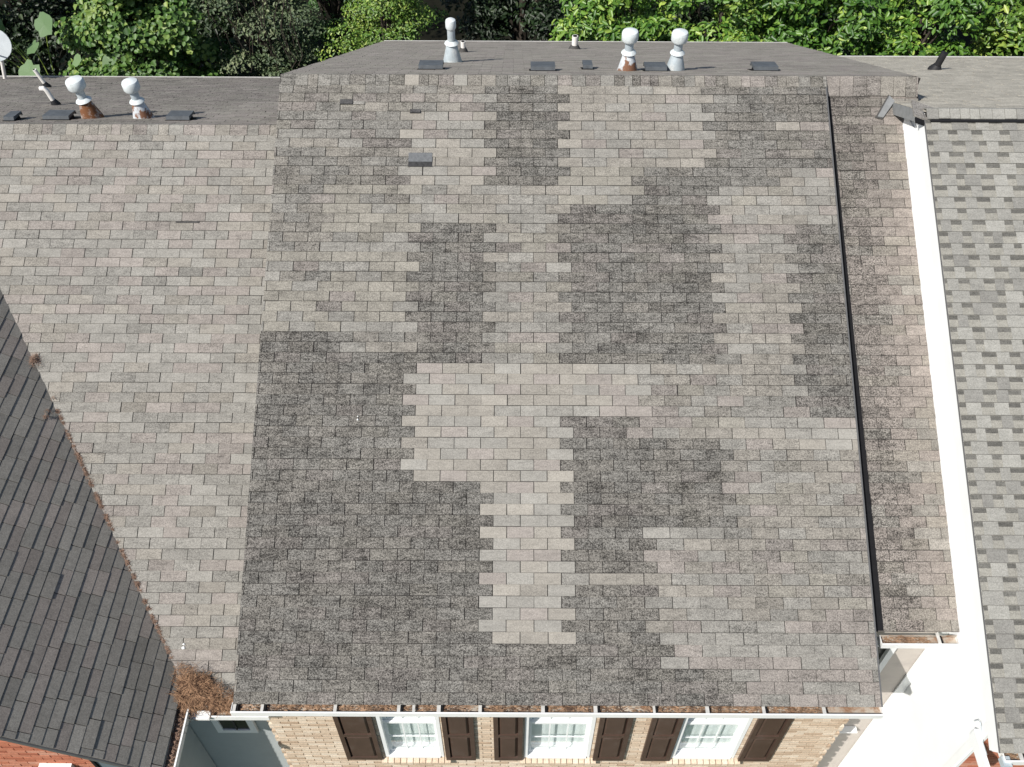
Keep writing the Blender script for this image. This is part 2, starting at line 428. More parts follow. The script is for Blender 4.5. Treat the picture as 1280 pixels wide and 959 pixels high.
# black flashing along the step, edge metal
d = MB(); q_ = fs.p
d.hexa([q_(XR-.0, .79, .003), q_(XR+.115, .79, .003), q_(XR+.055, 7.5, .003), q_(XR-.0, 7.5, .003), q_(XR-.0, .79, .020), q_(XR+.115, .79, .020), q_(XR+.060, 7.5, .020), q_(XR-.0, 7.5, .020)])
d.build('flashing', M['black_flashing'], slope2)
d = MB(); d.fbox(fr, XR-.018, XR, 0, SL-.1, -.13, .007); d.build('edge_trim', M['drip_metal'], slope)
# back slope: slightly flared plan
BEY, BEZ = 18.62, 5.24
bl = math.hypot(BEY-RY, RZ-BEZ); vb = Vector((0, BEY-RY, BEZ-RZ)).normalized()
fb = Frame((0, RY, RZ), (-1, 0, 0), vb)      # u runs to -x, v runs down the back
d = MB(); th = .1
def bp(x, y, off=0): return Vector((x, y, RZ+(y-RY)/(BEY-RY)*(BEZ-RZ)+off))
BL0, BL1, BR0, BR1 = XL, -2.74, 5.2, 5.80
d.hexa([bp(BL0, RY, -th), bp(BR0, RY, -th), bp(BR1, BEY, -th), bp(BL1, BEY, -th), bp(BL0, RY, 0), bp(BR0, RY, 0), bp(BR1, BEY, 0), bp(BL1, BEY, 0)])
back = d.build('roof_slope', M['roof_felt'], house)
fld = MB()
nb_ = int(bl/EXP)
for k in range(nb_):
    t = (k*EXP)/bl; xa = BL0+(BL1-BL0)*t; xb = BR0+(BR1-BR0)*t
    fr_b = Frame((0, RY, RZ), (1, 0, 0), vb)
    for (u0, u1, v0, v1, n0, th_, rgba) in course_pieces(xa, xb, k*EXP, k, 0 if k % 2 else TAB/2, lambda x: tint_for(.14+random.gauss(0, .07), random.choice((WARM, WARM, PINK)), .05)):
        fld.cur = rgba
        P = lambda a, b2, c: Frame.p(fr_b, a, b2, c)
        fld.hexa([P(u0, v0, n0), P(u1, v0, n0), P(u1, v1, n0), P(u0, v1, n0), P(u0, v0, n0+th_*.45), P(u1, v0, n0+th_*.45), P(u1, v1, n0+th_), P(u0, v1, n0+th_)])
fld.build('shingle_field', M['shingle_field'], back, tint=True, kind='stuff')
d = MB(); d.box(BL1, BR1, BEY, BEY+.02, BEZ-.14, BEZ+.012); d.box(BL1, BR1, BEY+.02, BEY+.05, BEZ-.12, BEZ-.004); d.build('gutter', M['strap_metal'], back)

def ridge_caps(x0, x1, y, z, parent, tintf, wdt=(.10, .2), drop=.145, slopef=.5, slopeb=.49, lift=.012, jit=.004):
    x = x0; i = 0
    pm = parent_mat(parent).inverted()
    while x < x1-.02:
        wd = min(random.uniform(*wdt), x1-x)
        c = MB(); j = random.gauss(0, jit); e = lift+random.uniform(0, .004)
        f0 = (drop+j)*CA
        zf, zb = z-f0*slopef+e, z-f0*slopeb+e
        a, b2 = x+.003, x+wd-.003; t = .012
        pts = [(a, y-f0, zf), (a, y, z+e+.006), (a, y+f0, zb), (a, y+f0, zb-t), (a, y, z+e-.01), (a, y-f0, zf-t)]
        c.prism(pts, (b2-a, 0, 0))
        o = c.build('ridge_cap', M['shingle'], parent); o.color = tintf(x); x += wd; i += 1
def cap_t(x):
    d_ = .5 if not (-1.75 < x < -.3) else random.choice((.1, .55, .3))
    if x > 1: d_ = random.choice((.28, .5, .6))
    return tint_for(d_+random.gauss(0, .08), None, .07)
ridge_caps(XL+.01, XR, RY, RZ, slope, cap_t)
ridge_caps(XR, 5.17, RY+.01, RZ-.002, slope2, lambda x: tint_for(random.choice((.5, .3, .6)), random.choice((PINK, WARM)), .06), (.13, .18), .19, 1.0)

# walls
FW = 4.30      # front wall plane
BX0, BX1 = -2.78, 3.86
wins = [(-1.56, -.83), (.17, .99), (2.01, 2.80)]
WZ0, WZ1 = 3.50, 5.02
d = MB()
xs = [BX0]+[v for ww in wins for v in ww]+[BX1]
for i in range(0, len(xs), 2): d.box(xs[i], xs[i+1], FW, FW+.2, 0, 5.45)
for a, b2 in wins: d.box(a, b2, FW, FW+.2, 0, WZ0-.10); d.box(a, b2, FW, FW+.2, WZ1, 5.45)
wall = d.build('front_wall', M['mortar'], house)
br = MB()
bricks(br, BX0-.012, BX1, .02, 5.38, FW, [(a-.01, b2+.01, WZ0-.115, WZ1) for a, b2 in wins])
br.build('brick', M['tan_brick'], wall, tint=True, kind='stuff')
# toothed corners
tq = MB()
for k in range(80):
    z = .02+k*.0675
    if z > 5.35: break
    tq.cur = (min(1, max(0, random.gauss(.4, .3))),)*3+(1,)
    if k % 3 != 1:
        tq.box(BX1-.001, BX1+.055, FW-.014, FW+.09, z, z+.057)
        tq.box(BX0-.06, BX0-.0125, FW-.014, FW+.09, z, z+.057)
tq.build('corner_brick', M['tan_brick'], wall, tint=True, kind='stuff')
# side and back walls, front gables
d = MB()
for (x0, x1) in ((BX0, BX0+.2), (BX1-.2, BX1)):
    pts = [(x0, FW+.2, 0), (x0, 17.9, 0), (x0, 17.9, 5.38), (x0, RY, RZ-.16), (x0, FW+.2, 5.54)]
    d.prism(pts, (x1-x0, 0, 0))
d.box(BX0+.2, XS-.1, 17.7, 17.9, 0, 5.35); d.build('side_wall', M['siding_grey'], house)
# soffit and fascia
d = MB(); d.box(XL+.02, XR-.02, EY+.04, FW-.013, 5.40, 5.425); d.box(XL+.02, XR-.02, EY+.04, EY+.06, 5.426, 5.54); d.build('fascia', M['white_paint'], house)
# set-back bay under the narrow slope
SY = 4.95
def siding(mb, axis, c, a0, a1, z0, z1, sgn, exp=.115, lip=.009, clip=None):
    z = z0
    while z < z1-.005:
        zt = min(z+exp, z1)
        lo, hi = a0, a1
        if clip: 
            r = clip(z, zt)
            if r is None: z += exp; continue
            lo, hi = r
        if axis == 'y':   # wall facing -y (sgn -1): plane y=c
            mb.hexa([(lo, c+sgn*lip, z), (hi, c+sgn*lip, z), (hi, c-sgn*.02, z), (lo, c-sgn*.02, z), (lo, c+sgn*.002, zt), (hi, c+sgn*.002, zt), (hi, c-sgn*.02, zt), (lo, c-sgn*.02, zt)])
        else:
            mb.hexa([(c+sgn*lip, lo, z), (c+sgn*lip, hi, z), (c-sgn*.02, hi, z), (c-sgn*.02, lo, z), (c+sgn*.002, lo, zt), (c+sgn*.002, hi, zt), (c-sgn*.02, hi, zt), (c-sgn*.02, lo, zt)])
        z += exp
d = MB(); siding(d, 'y', SY, BX1+.0, XS-.01, 0, 5.72, -1); d.box(BX1, XS-.01, SY+.02, SY+.1, 0, 5.72)
bay = d.build('bay_wall', M['siding_warm'], house)
d = MB(); d.box(XS-.13, XS-.011, SY-.03, SY-.012, 0, 5.74); d.build('corner_board', M['white_paint'], bay)
d = MB(); d.box(XR-.1, XS-.02, 4.80, 4.82, 5.66, 5.76); d.build('fascia', M['white_paint'], house)
def slim_window(z0, z1, nm):
    x0, x1 = 3.9, 4.44
    d = MB()
    d.box(x0, x1, SY-.05, SY-.012, z0, z0+.06); d.box(x0, x1, SY-.05, SY-.012, z1-.06, z1)
    d.box(x1-.075, x1, SY-.07, SY-.012, z0+.06, z1-.06); d.box(x0, x0+.06, SY-.05, SY-.012, z0+.06, z1-.06)
    d.box(x0-.02, x1+.22, SY-.10, SY-.012, z1+.002, z1+.03)
    o = d.build('window', M['white_paint'], house)
    d = MB(); d.box(x0+.06, x1-.075, SY-.02, SY-.013, z0+.06, z1-.06); d.build('pane', M['screen_dark'], o)
slim_window(4.62, 5.45, 'window'); slim_window(1.6, 2.86, 'window')

# front windows
def window(x0, x1):
    yw = FW+.06
    d = MB(); c = .045
    d.box(x0, x0+c, FW-.015, FW+.14, WZ0, WZ1); d.box(x1-c, x1, FW-.015, FW+.14, WZ0, WZ1)
    d.box(x0+c, x1-c, FW-.015, FW+.14, WZ1-.05, WZ1); d.box(x0+c, x1-c, FW-.03, FW+.14, WZ0, WZ0+.045)
    w_ = d.build('window', M['white_paint'], house)
    zm = 4.42
    def sash(za, zb, y):
        d = MB(); s = .04
        d.box(x0+c, x0+c+s, y, y+.03, za, zb); d.box(x1-c-s, x1-c, y, y+.03, za, zb)
        d.box(x0+c+s, x1-c-s, y, y+.03, za, za+s); d.box(x0+c+s, x1-c-s, y, y+.03, zb-s, zb)
        d.build('sash', M['white_paint'], w_)
        gx0, gx1, gz0, gz1 = x0+c+s, x1-c-s, za+s, zb-s
        d = MB(); d.box(gx0, gx1, y+.012, y+.016, gz0, gz1); d.build('pane', M['window_glass'], w_)
        d = MB()
        for i in (1, 2): 
            xx = gx0+(gx1-gx0)*i/3; d.box(xx-.008, xx+.008, y+.002, y+.011, gz0, gz1)
        zz = (gz0+gz1)/2; 
        for i in range(3):
            d.box(gx0+(gx1-gx0)*i/3+(.009 if i else 0), gx0+(gx1-gx0)*(i+1)/3-(.009 if i < 2 else 0), y+.003, y+.010, zz-.008, zz+.008)
        d.build('muntin', M['white_paint'], w_)
    sash(WZ0+.046, zm+.03, FW+.05); sash(zm, WZ1-.051, FW+.085)
    # pale blind hanging behind the glass
    d = MB(); n = random.choice((11, 14, 17))
    for i in range(n):
        a = x0+c+.005+(x1-x0-2*c-.01)*i/n; b2 = x0+c+.005+(x1-x0-2*c-.01)*(i+1)/n
        yy = FW+.128+.005*(i % 2); d.hexa([(a, yy, WZ0+.05), (b2, FW+.133-.005*(i % 2), WZ0+.05), (b2, FW+.17, WZ0+.05), (a, FW+.17, WZ0+.05), (a, yy, WZ1), (b2, FW+.133-.005*(i % 2), WZ1), (b2, FW+.17, WZ1), (a, FW+.17, WZ1)])
    d.build('curtain', M['curtain'], w_)
    # rowlock brick sill
    n = int((x1-x0+.14)/.073); sp = (x1-x0+.14)/n
    sb = MB()
    for i in range(n):
        a = x0-.05+i*sp; sb.cur = (min(1, max(0, random.gauss(.65, .2))),)*3+(1,)
        sb.hexa([(a, FW-.075, WZ0-.11), (a+sp-.009, FW-.075, WZ0-.11), (a+sp-.009, FW+.02, WZ0-.11), (a, FW+.02, WZ0-.11),
                 (a, FW-.075, WZ0-.035), (a+sp-.009, FW-.075, WZ0-.035), (a+sp-.009, FW+.02, WZ0-.004), (a, FW+.02, WZ0-.004)])
    sb.build('window_sill', M['tan_brick'], w_, tint=True)
for a, b2 in wins: window(a, b2)
def shutter(x0, x1):
    z0, z1 = 3.49, 5.06; y1 = FW-.018; y0 = y1-.034; s = .055
    d = MB()
    d.box(x0, x0+s, y0, y1, z0, z1); d.box(x1-s, x1, y0, y1, z0, z1)
    rails = [(z0, z0+.08), (4.28-.035, 4.28+.035), (z1-.08, z1)]
    for a, b2 in rails: d.box(x0+s, x1-s, y0, y1, a, b2)
    o = d.build('shutter', M['shutter_brown'], house)
    for (a, b2) in ((rails[0][1], rails[1][0]), (rails[1][1], rails[2][0])):
        d = MB(); i = .035
        X0, X1 = x0+s, x1-s
        d.hexa([(X0, y1, a), (X1, y1, a), (X1, y1, b2), (X0, y1, b2), (X0+i, y0+.006, a+i), (X1-i, y0+.006, a+i), (X1-i, y0+.006, b2-i), (X0+i, y0+.006, b2-i)][0:4] +
               [(X0+i, y0+.006, a+i), (X1-i, y0+.006, a+i), (X1-i, y0+.006, b2-i), (X0+i, y0+.006, b2-i)])
        d.build('panel', M['shutter_brown'], o)
for a, b2 in ((-2.04, -1.60), (-.80, -.43), (-.20, .145), (1.03, 1.41), (1.63, 1.99), (2.85, 3.24)): shutter(a, b2)

# gutters: trough + lip + debris + straps
def gutter_x(x0, x1, yb, z, parent, strap_x=(), wdt=.100, debris=True, clean_from=None):
    yf = yb-wdt; d = MB()
    d.box(x0, x1, yf-.016, yf, z-.085, z+.004)          # front
    d.box(x0, x0+.006, yf, yb, z-.105, z-.004); d.box(x1-.006, x1, yf, yb, z-.105, z-.004)
    g_ = d.build('gutter', M['gutter_white'], parent)
    d = MB(); d.box(x0+.006, x1-.006, yf+.0005, yb, z-.105, z-.06); d.box(x0+.006, x1-.006, yb+.001, yb+.006, z-.1, z-.012)
    d.build('trough', M['gutter_inside'], g_)
    for sx in strap_x:
        d = MB(); ww = random.uniform(.026, .042)
        d.box(sx, sx+ww, yf+.001, yb+.03, z-.012, z-.003); d.build('strap', M['strap_metal'], g_)
        d = MB(); d.box(sx+ww+.001, sx+ww+.022, yf+.002, yb+.006, z-.045, z-.014);  # dark box beside the strap, its cast shadow painted in black
        if random.random() < .6: d.build('strap_shadow', M['vent_dark'], g_)
    if debris: needles(x0+.02, clean_from or x1-.02, yf+.005, yb-.002, z-.05, g_)
    return g_
def needles(x0, x1, y0, y1, z, parent, dens=420, L=.07, along=None):
    d = MB(); n = int((x1-x0)*dens)
    for i in range(n):
        x = random.uniform(x0, x1); 
        if math.sin(x*3.1)+math.sin(x*7.7+1)*.7+random.uniform(-1, 1) < -1.05: continue
        y = random.uniform(y0, y1); a = random.gauss(0, .5); l = random.uniform(.3, 1)*L
        dx, dy = math.cos(a)*l/2, math.sin(a)*l/2; zz = z+random.uniform(.0, .022); h = random.uniform(-.006, .006)
        yA, yB = min(max(y-dy, y0), y1), min(max(y+dy, y0), y1)
        w_ = random.uniform(.0015, .005)
        d.poly([(x-dx, yA-w_, zz-h), (x+dx, yB-w_, zz+h), (x+dx, yB+w_, zz+h), (x-dx, yA+w_, zz-h)])
    d.build('debris', M['gutter_litter'], parent, kind='stuff')
def px2x(x): return (x-640)*10.72/1180
gutter_x(XL-.02, XR+.0, EY+.03, EZ-.022, house, [px2x(v) for v in (312, 345, 431, 506, 524, 553, 602, 676, 738, 808, 870, 937, 1008)], clean_from=3.4)
gutter_x(XR+.085, XS-.015, EY+.78*CA+.025, EZ+.78*SA-OFF*1.1-.018, house, [4.70], clean_from=4.62)

# ================================================================== LEFT TOWNHOUSE
lh = thing('siding_townhouse', 'left townhouse with pale grey shingles, grey siding and a darker cross gable wing', 'house', (-7, 10, 0))
LO = .64
fl = Frame(Vector((0, EY, EZ))-fr.n*LO, (1, 0, 0), (0, CA, SA))
lo = fl.o
def lz(y): return lo.z+(y-lo.y)*.5           # left plane height at y
LEV = (4.29-lo.y)/CA; LRV = (10.86-lo.y)/CA; LRY, LRZ = 10.86, lz(10.86)
d = MB(); d.fbox(fl, -12.5, XL+.04, LEV, LRV, -.10, 0); ls = d.build('roof_slope', M['roof_felt'], lh)
VX, VY, VZ, WK = -3.781, 4.556, 5.14, .777   # valley foot and wing pitch
def valley_x(y): return VX-(y-VY)/1.555
LP = []
for k in range(int((LRV-LEV)/EXP)+1):
    v0 = LEV+k*EXP
    if v0+EXP > LRV: break
    y = lo.y+(v0+.06)*CA
    x0 = max(valley_x(y)-.25, -8.5) if y > VY else VX-.05
    def lt(x):
        dd = random.choice((.16, .2, .24, .3, .22))+random.gauss(0, .03)
        if x > XL-.07: return tint_for(.08, GREY, .03)
        return tint_for(dd, random.choices((PINK, GREY, WARM), (3, 5, 2))[0], .055)
    LP += course_pieces(x0, XL+.03, v0, k, -3.30+ (TAB/2 if k % 2 else 0)-.04*k*.12, lt)
left_visible = lambda c: c.x > valley_x(c.y)-.05
lay(LP, fl, ls, 295, visible=left_visible)
# back slope
vb2 = Vector((0, math.cos(R(26)), -math.sin(R(26)))); LBL = (17.3-LRY)/math.cos(R(26))
flb = Frame((0, LRY, LRZ), (1, 0, 0), vb2)
d = MB(); P = lambda a, b2, c: flb.p(a, b2, c)
d.hexa([P(-12.5, 0, -.1), P(XL+.1, 0, -.1), P(XL+.1, LBL, -.1), P(-12.5, LBL, -.1), P(-12.5, 0, 0), P(XL+.1, 0, 0), P(XL+.1, LBL, 0), P(-12.5, LBL, 0)])
lb = d.build('roof_slope', M['roof_felt'], lh)
fld = MB()
for k in range(int(LBL/EXP)):
    for (u0, u1, v0, v1, n0, th_, rgba) in course_pieces(-11.5, XL+.05, k*EXP, k, 0 if k % 2 else TAB/2, lambda x: tint_for(.36+random.gauss(0, .07)-(.2*math.exp(-((x+4.1)/.8)**2) if k < 22 else 0), random.choice((PINK, WARM)), .05)):
        fld.cur = rgba
        fld.hexa([P(u0, v0, n0), P(u1, v0, n0), P(u1, v1, n0), P(u0, v1, n0), P(u0, v0, n0+th_*.45), P(u1, v0, n0+th_*.45), P(u1, v1, n0+th_), P(u0, v1, n0+th_)])
fld.build('shingle_field', M['shingle_field'], lb, tint=True, kind='stuff')
e = P(0, LBL, 0); d = MB(); d.box(-12.5, XL+.1, e.y, e.y+.02, e.z-.14, e.z+.02); d.box(-12.5, XL+.1, e.y+.02, e.y+.05, e.z-.12, e.z-.0); d.build('gutter', M['strap_metal'], lb)
ridge_caps(-9.0, XL-.0, LRY, LRZ, ls, lambda x: tint_for(random.choice((.2, .35, .28, .42)), random.choice((PINK, WARM, GREY)), .07), (.11, .26))
# walls of the left house
d = MB(); siding(d, 'y', 4.52, -3.98, -2.80, 0, 4.9, -1, .15, .008); d.box(-12.3, -2.80, 4.54, 4.62, 0, 4.9)
lw = d.build('front_wall', M['siding_grey'], lh)
d = MB(); x0, x1, z0, z1 = -3.64, -3.14, 3.78, 4.50
d.box(x0, x1, 4.47, 4.508, z0, z0+.08); d.box(x0, x0+.08, 4.47, 4.508, z0+.08, z1); d.box(x1-.08, x1, 4.47, 4.508, z0+.08, z1); d.box(x0+.08, x1-.08, 4.47, 4.508, z1-.08, z1)
lwn = d.build('window', M['white_paint'], lh)
d = MB(); d.box(x0+.08, x1-.08, 4.49, 4.505, z0+.08, z1-.08); d.build('pane', M['screen_dark'], lwn)
d = MB(); d.box((x0+x1)/2-.01, (x0+x1)/2+.01, 4.478, 4.488, z0+.08, z1-.08); d.build('muntin', M['boot_grey'], lwn)
d = MB(); d.prism([(-12.3, 4.62, 0), (-12.3, 17.0, 0), (-12.3, 17.0, 5.1), (-12.3, LRY, LRZ-.15), (-12.3, 4.62, 5.0)], (.2, 0, 0)); d.box(-12.1, -2.8, 16.8, 17.0, 0, 5.1); d.build('side_wall', M['siding_grey'], lh)
ey, ez = lo.y+LEV*CA, lo.z+LEV*SA
gutter_x(-3.62, -2.74, ey+.02, ez-.04, lh, [], debris=False)
d = MB(); d.box(-3.66, -3.40, ey-.13, ey-.03, ez-.05, ez-.02); d.build('gutter_end', M['gutter_white'], lh)
# cross gable wing
WX0 = -3.75; WZ0_ = VZ-(WX0-VX)*WK; hyp = math.hypot(1, WK)
wing_v = Vector((-1, 0, WK)).normalized()
fw = Frame((WX0, 3.525, WZ0_), (0, 1, 0), wing_v)
if fw.n.z < 0: pass
# frame with u toward the camera so that n points outward
fw = Frame((WX0, 3.525, WZ0_), (0, 1, 0), wing_v)
sgn = 1 if fw.n.z > 0 else -1
if sgn < 0:
    fw = Frame((WX0, 3.525, WZ0_), (0, -1, 0), wing_v)
WL = 3.45*hyp
def wu(a, b2): return (a, b2) if fw.u.y > 0 else (-b2, -a)
d = MB(); u0, u1 = wu(0, 8.0); d.fbox(fw, u0, u1, 0, WL, -.08, 0); ws = d.build('roof_slope', M['roof_felt'], lh)
WP = []
for k in range(int(WL/EXP)):
    v0 = k*EXP; x = WX0-(v0+.06)/hyp
    ymax = min(VY+(VX-x)*1.555+.22, 11.2)
    for pc in course_pieces(0, ymax-3.525, v0, k, .115*(k % 2 and 1 or 0)+.07+(TAB/2 if k % 2 else 0)*.0+(k*.1016) % TAB, lambda x_: tint_for(random.choice((.25, .32, .4))+random.gauss(0, .05), random.choice((GREY, GREY, PINK)), .06), th=.010, hgap=.006):
        a, b2 = wu(pc[0], pc[1]); r_ = pc[6]
        WP.append((a, b2)+pc[2:6]+((r_[0]*.93, r_[1]*.915, r_[2]*.90, .12),))  # tint lowered for the wing: its shade partly put into the colour
lay(WP, fw, ws, 300, visible=lambda c: c.x < valley_x(c.y)+.05 or c.y < VY)
d = MB(); pts = [(-7.2, 3.525), (-10.65, 3.525)]
zr = WZ0_+3.45*WK
d.hexa([(-7.2, 3.525, zr-.1), (-7.2, 11.5, zr-.1), (-10.65, 11.5, WZ0_-.1), (-10.65, 3.525, WZ0_-.1), (-7.2, 3.525, zr), (-7.2, 11.5, zr), (-10.65, 11.5, WZ0_), (-10.65, 3.525, WZ0_)])
d.build('roof_slope', M['roof_felt'], lh)
# wing walls
WF = 3.75; WXW = -3.97
d = MB(); siding(d, 'x', WXW, WF, 4.50, 0, 4.95, 1, .15, .008); d.box(WXW-.1, WXW-.02, WF, 4.5, 0, 4.95); d.build('side_wall', M['siding_grey'], lh)
d = MB(); d.prism([(-10.4, WF, 0), (WXW-.02, WF, 0), (WXW-.02, WF, WZ0_-.02), (-7.2, WF, zr-.18), (-10.4, WF, WZ0_-.02)], (0, .15, 0)); gw = d.build('gable_wall', M['mortar_red'], lh)
rb = MB()
k = 0; z = 2.0
while z < 7.5:
    x_end = -4.62; x_top = -7.2+max(0, (zr-.18-z-.06))/WK
    bricks(rb, -7.6, min(x_end, x_top), z, z+.05, WF-.002, (), k)
    z += .0675; k += 1
rb.build('brick', M['red_brick'], gw, tint=True, kind='stuff')
d = MB(); P0 = lambda x: WZ0_+(WX0-x)*WK
for (y0, y1, dz0, dz1) in ((3.508, 3.522, -.06, .0),):
    d.hexa([(WX0, y0, P0(WX0)+dz0), (-7.2, y0, zr+dz0), (-7.2, y1, zr+dz0), (WX0, y1, P0(WX0)+dz0), (WX0, y0, P0(WX0)+dz1), (-7.2, y0, zr+dz1), (-7.2, y1, zr+dz1), (WX0, y1, P0(WX0)+dz1)])
d.build('rake_board', M['drip_metal'], ws)
# wing gutter (runs along y) full of leaves
d = MB(); x0 = WX0+.11; zt = WZ0_-.03
d.box(x0, x0+.018, 3.50, 4.30, zt-.1, zt+.0); gg = d.build('gutter', M['gutter_white'], lh)
d = MB(); d.box(WX0+.0, x0-.001, 3.52, 4.30, zt-.1, zt-.055); d.box(WX0-.012, WX0-.002, 3.5, 4.30, zt-.12, zt-.02); d.build('trough', M['gutter_inside'], gg)
def straw(name, pts, n, L, wd, mat, parent=None):
    """needles scattered round the points (x, y, z, spread)"""
    d = MB()
    for i in range(n):
        c = random.choice(pts); s = c[3]
        r = abs(random.gauss(0, .55)); a = random.uniform(0, 6.283)
        p = Vector((c[0]+math.cos(a)*r*s, c[1]+math.sin(a)*r*s*.8, c[2]+max(0, (1-r)*s*.9)*random.uniform(.2, 1)))
        b2 = random.uniform(0, 6.283); l = random.uniform(.5, 1)*L
        dv = Vector((math.cos(b2), math.sin(b2)*.8, random.gauss(0.05, .40)))*l/2
        sd = Vector((-dv.y, dv.x, 0)); sd = sd.normalized()*wd if sd.length > 1e-6 else Vector((wd, 0, 0))
        bend = Vector((0, 0, l*.12))
        d.poly([p-dv-sd, p+bend-sd, p+bend+sd, p-dv+sd]); d.poly([p+bend-sd, p+dv-sd, p+dv+sd, p+bend+sd])
    return d.build(name, M[mat], parent, kind='stuff')
o = straw('debris', [(WX0+.05, y, zt-.05, .05) for y in np.arange(3.52, 4.3, .05)], 900, .05, .0035, 'leaf_litter', gg)
# pine straw heaps
def lplane(x, y): return (x, y, lz(y)+.012)
o = straw('pine_straw_pile', [(*lplane(x, y), s) for x, y, s in ((-3.62, 4.46, .20), (-3.55, 4.36, .16), (-3.50, 4.46, .13), (-3.42, 4.36, .12), (-3.66, 4.30, .12), (-3.72, 4.22, .08), (-3.74, 4.36, .14), (-3.68, 4.52, .13), (-3.52, 4.52, .12))], 2600, .26, .0017, 'pine_straw')
tag(o, 'tall tangled heap of brown pine straw at the foot of the roof valley', 'pine straw')
o = straw('scattered_needles', [(*lplane(x, y), s) for x, y, s in ((-3.60, 4.55, .30), (-3.3, 4.42, .22), (-3.75, 4.62, .16), (-3.15, 4.38, .14))], 420, .17, .0012, 'pine_straw')
tag(o, 'loose single needles scattered on the shingles round the pine straw heap', 'dead needles')
o = straw('pine_straw_pile', [(*lplane(x, 4.30), .07) for x in np.arange(-3.35, -3.0, .04)], 1500, .16, .0018, 'pine_straw')
tag(o, 'low strip of pine straw along the gutter between the tall heap and the centre roof', 'pine straw')
vp_ = []
for i in range(140):
    y = random.uniform(4.75, 7.4); x = valley_x(y)+.01
    vp_.append((x+.004, y, lz(y)+.010, .013+.008*math.sin(y*5)))
for i in range(16): vp_.append((valley_x(7.95)+.03, 7.95+random.uniform(-.10, .05), lz(7.95)+.012, .085))
for i in range(8): vp_.append((valley_x(7.5)+.03, 7.5+random.uniform(-.3, .3), lz(7.5)+.012, .035))
o = straw('valley_debris', vp_, 2000, .085, .0014, 'leaf_litter'); tag(o, 'thin line of reddish dead needles caught along the left roof valley', 'dead needles')
# siding panel at the gable's lower right, its shade painted in as slate grey
d = MB(); d.box(-4.58, WXW-.03, WF-.03, WF-.001, 0, 5.3)
pr_ = d.build('siding_panel', M['siding_shaded'], gw)
d = MB(); d.box(-4.615, -4.582, WF-.05, WF-.001, 0, 5.5); d.build('corner_trim', M['vent_dark'], pr_)
# window head on the red gable
d = MB(); d.box(-5.20, -4.92, WF-.05, WF-.018, 3.6, 4.70); d.box(-5.24, -4.88, WF-.09, WF-.018, 4.70, 4.80); d.build('window', M['white_paint'], lh)

# ================================================================== RIGHT HOUSE
rh = thing('neighbour_house', 'right house with light grey layered shingles and tall white side wall', 'house', (8, 8, 0))
HO = .69
frr = Frame(Vector((0, EY, EZ))+fr.n*HO, (1, 0, 0), (0, CA, SA)); ro = frr.o
def rz_(y): return ro.z+(y-ro.y)*.5
RXL = XS-.10; RR_Y = 9.79; RR_Z = rz_(RR_Y); REY = 3.43
RV0, RV1 = (REY-ro.y)/CA, (RR_Y-ro.y)/CA
d = MB(); d.fbox(frr, RXL+.0205, 13, RV0, RV1, -.10, 0); rs = d.build('roof_slope', M['roof_felt'], rh)
AE = .143; base = MB(); band = MB(); TP = []
LT, MD = Vector((.276, .269, .243)), Vector((.208, .202, .184))
k = 0; v = RV0
while v+AE < RV1+.02:
    base.cur = (.255, .252, .236, .12)
    c_ = .985+random.random()*.05; base.cur = (.250*c_, .240*c_, .210*c_, .12)
    xx = RXL+.004
    base.fbox(frr, xx, 13, v+.002, min(v+AE-.002, RV1), .001, .008, .004)
    x = RXL+.006+random.uniform(-.1, .02); first = True
    while x < 8.2:
        wg = random.uniform(.09, .17); wt = random.uniform(.10, .22)
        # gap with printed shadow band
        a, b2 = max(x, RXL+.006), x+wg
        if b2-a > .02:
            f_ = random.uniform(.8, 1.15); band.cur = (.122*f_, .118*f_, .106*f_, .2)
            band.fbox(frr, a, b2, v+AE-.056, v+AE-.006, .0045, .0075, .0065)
        x += wg
        a, b2 = max(x, RXL+.006), x+wt
        if b2-a > .03:
            tt = random.choices((LT, MD, (LT+MD)/2), (5, 2.2, 2))[0]*random.uniform(.93, 1.06)
            TP.append((a, b2, v+.001, v+AE-.003, .006, .008, (tt[0], tt[1], tt[2], .12)))
        x += wt
    v += AE; k += 1
base.build('shingle_course', M['shingle_field'], rs, tint=True, kind='stuff')
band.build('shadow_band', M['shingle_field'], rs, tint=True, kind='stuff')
lay(TP, frr, rs, 300)
# back slope of right house
vb3 = Vector((0, math.cos(R(26)), -math.sin(R(26)))); RBL = (18.5-RR_Y)/math.cos(R(26))
frb = Frame((0, RR_Y, RR_Z), (1, 0, 0), vb3); P3 = lambda a, b2, c: frb.p(a, b2, c)
d = MB(); d.hexa([P3(RXL, 0, -.1), P3(15, 0, -.1), P3(15, RBL, -.1), P3(RXL, RBL, -.1), P3(RXL, 0, 0), P3(15, 0, 0), P3(15, RBL, 0), P3(RXL, RBL, 0)])
rbk = d.build('roof_slope', M['roof_felt'], rh)
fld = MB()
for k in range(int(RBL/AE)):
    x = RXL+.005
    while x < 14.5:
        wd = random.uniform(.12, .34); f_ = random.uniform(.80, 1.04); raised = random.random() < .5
        fld.cur = (.44*f_, .41*f_, .345*f_, .25)  # tint raised above the front slope's, extra sunlight put into the colour
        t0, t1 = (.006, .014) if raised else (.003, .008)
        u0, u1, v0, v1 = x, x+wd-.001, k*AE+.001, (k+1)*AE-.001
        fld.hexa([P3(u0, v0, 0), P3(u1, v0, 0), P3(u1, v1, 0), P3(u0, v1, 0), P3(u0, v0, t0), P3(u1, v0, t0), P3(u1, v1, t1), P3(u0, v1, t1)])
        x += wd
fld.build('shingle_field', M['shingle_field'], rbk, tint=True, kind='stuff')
d = MB(); q3 = lambda a, b2, c: P3(a, b2, c)
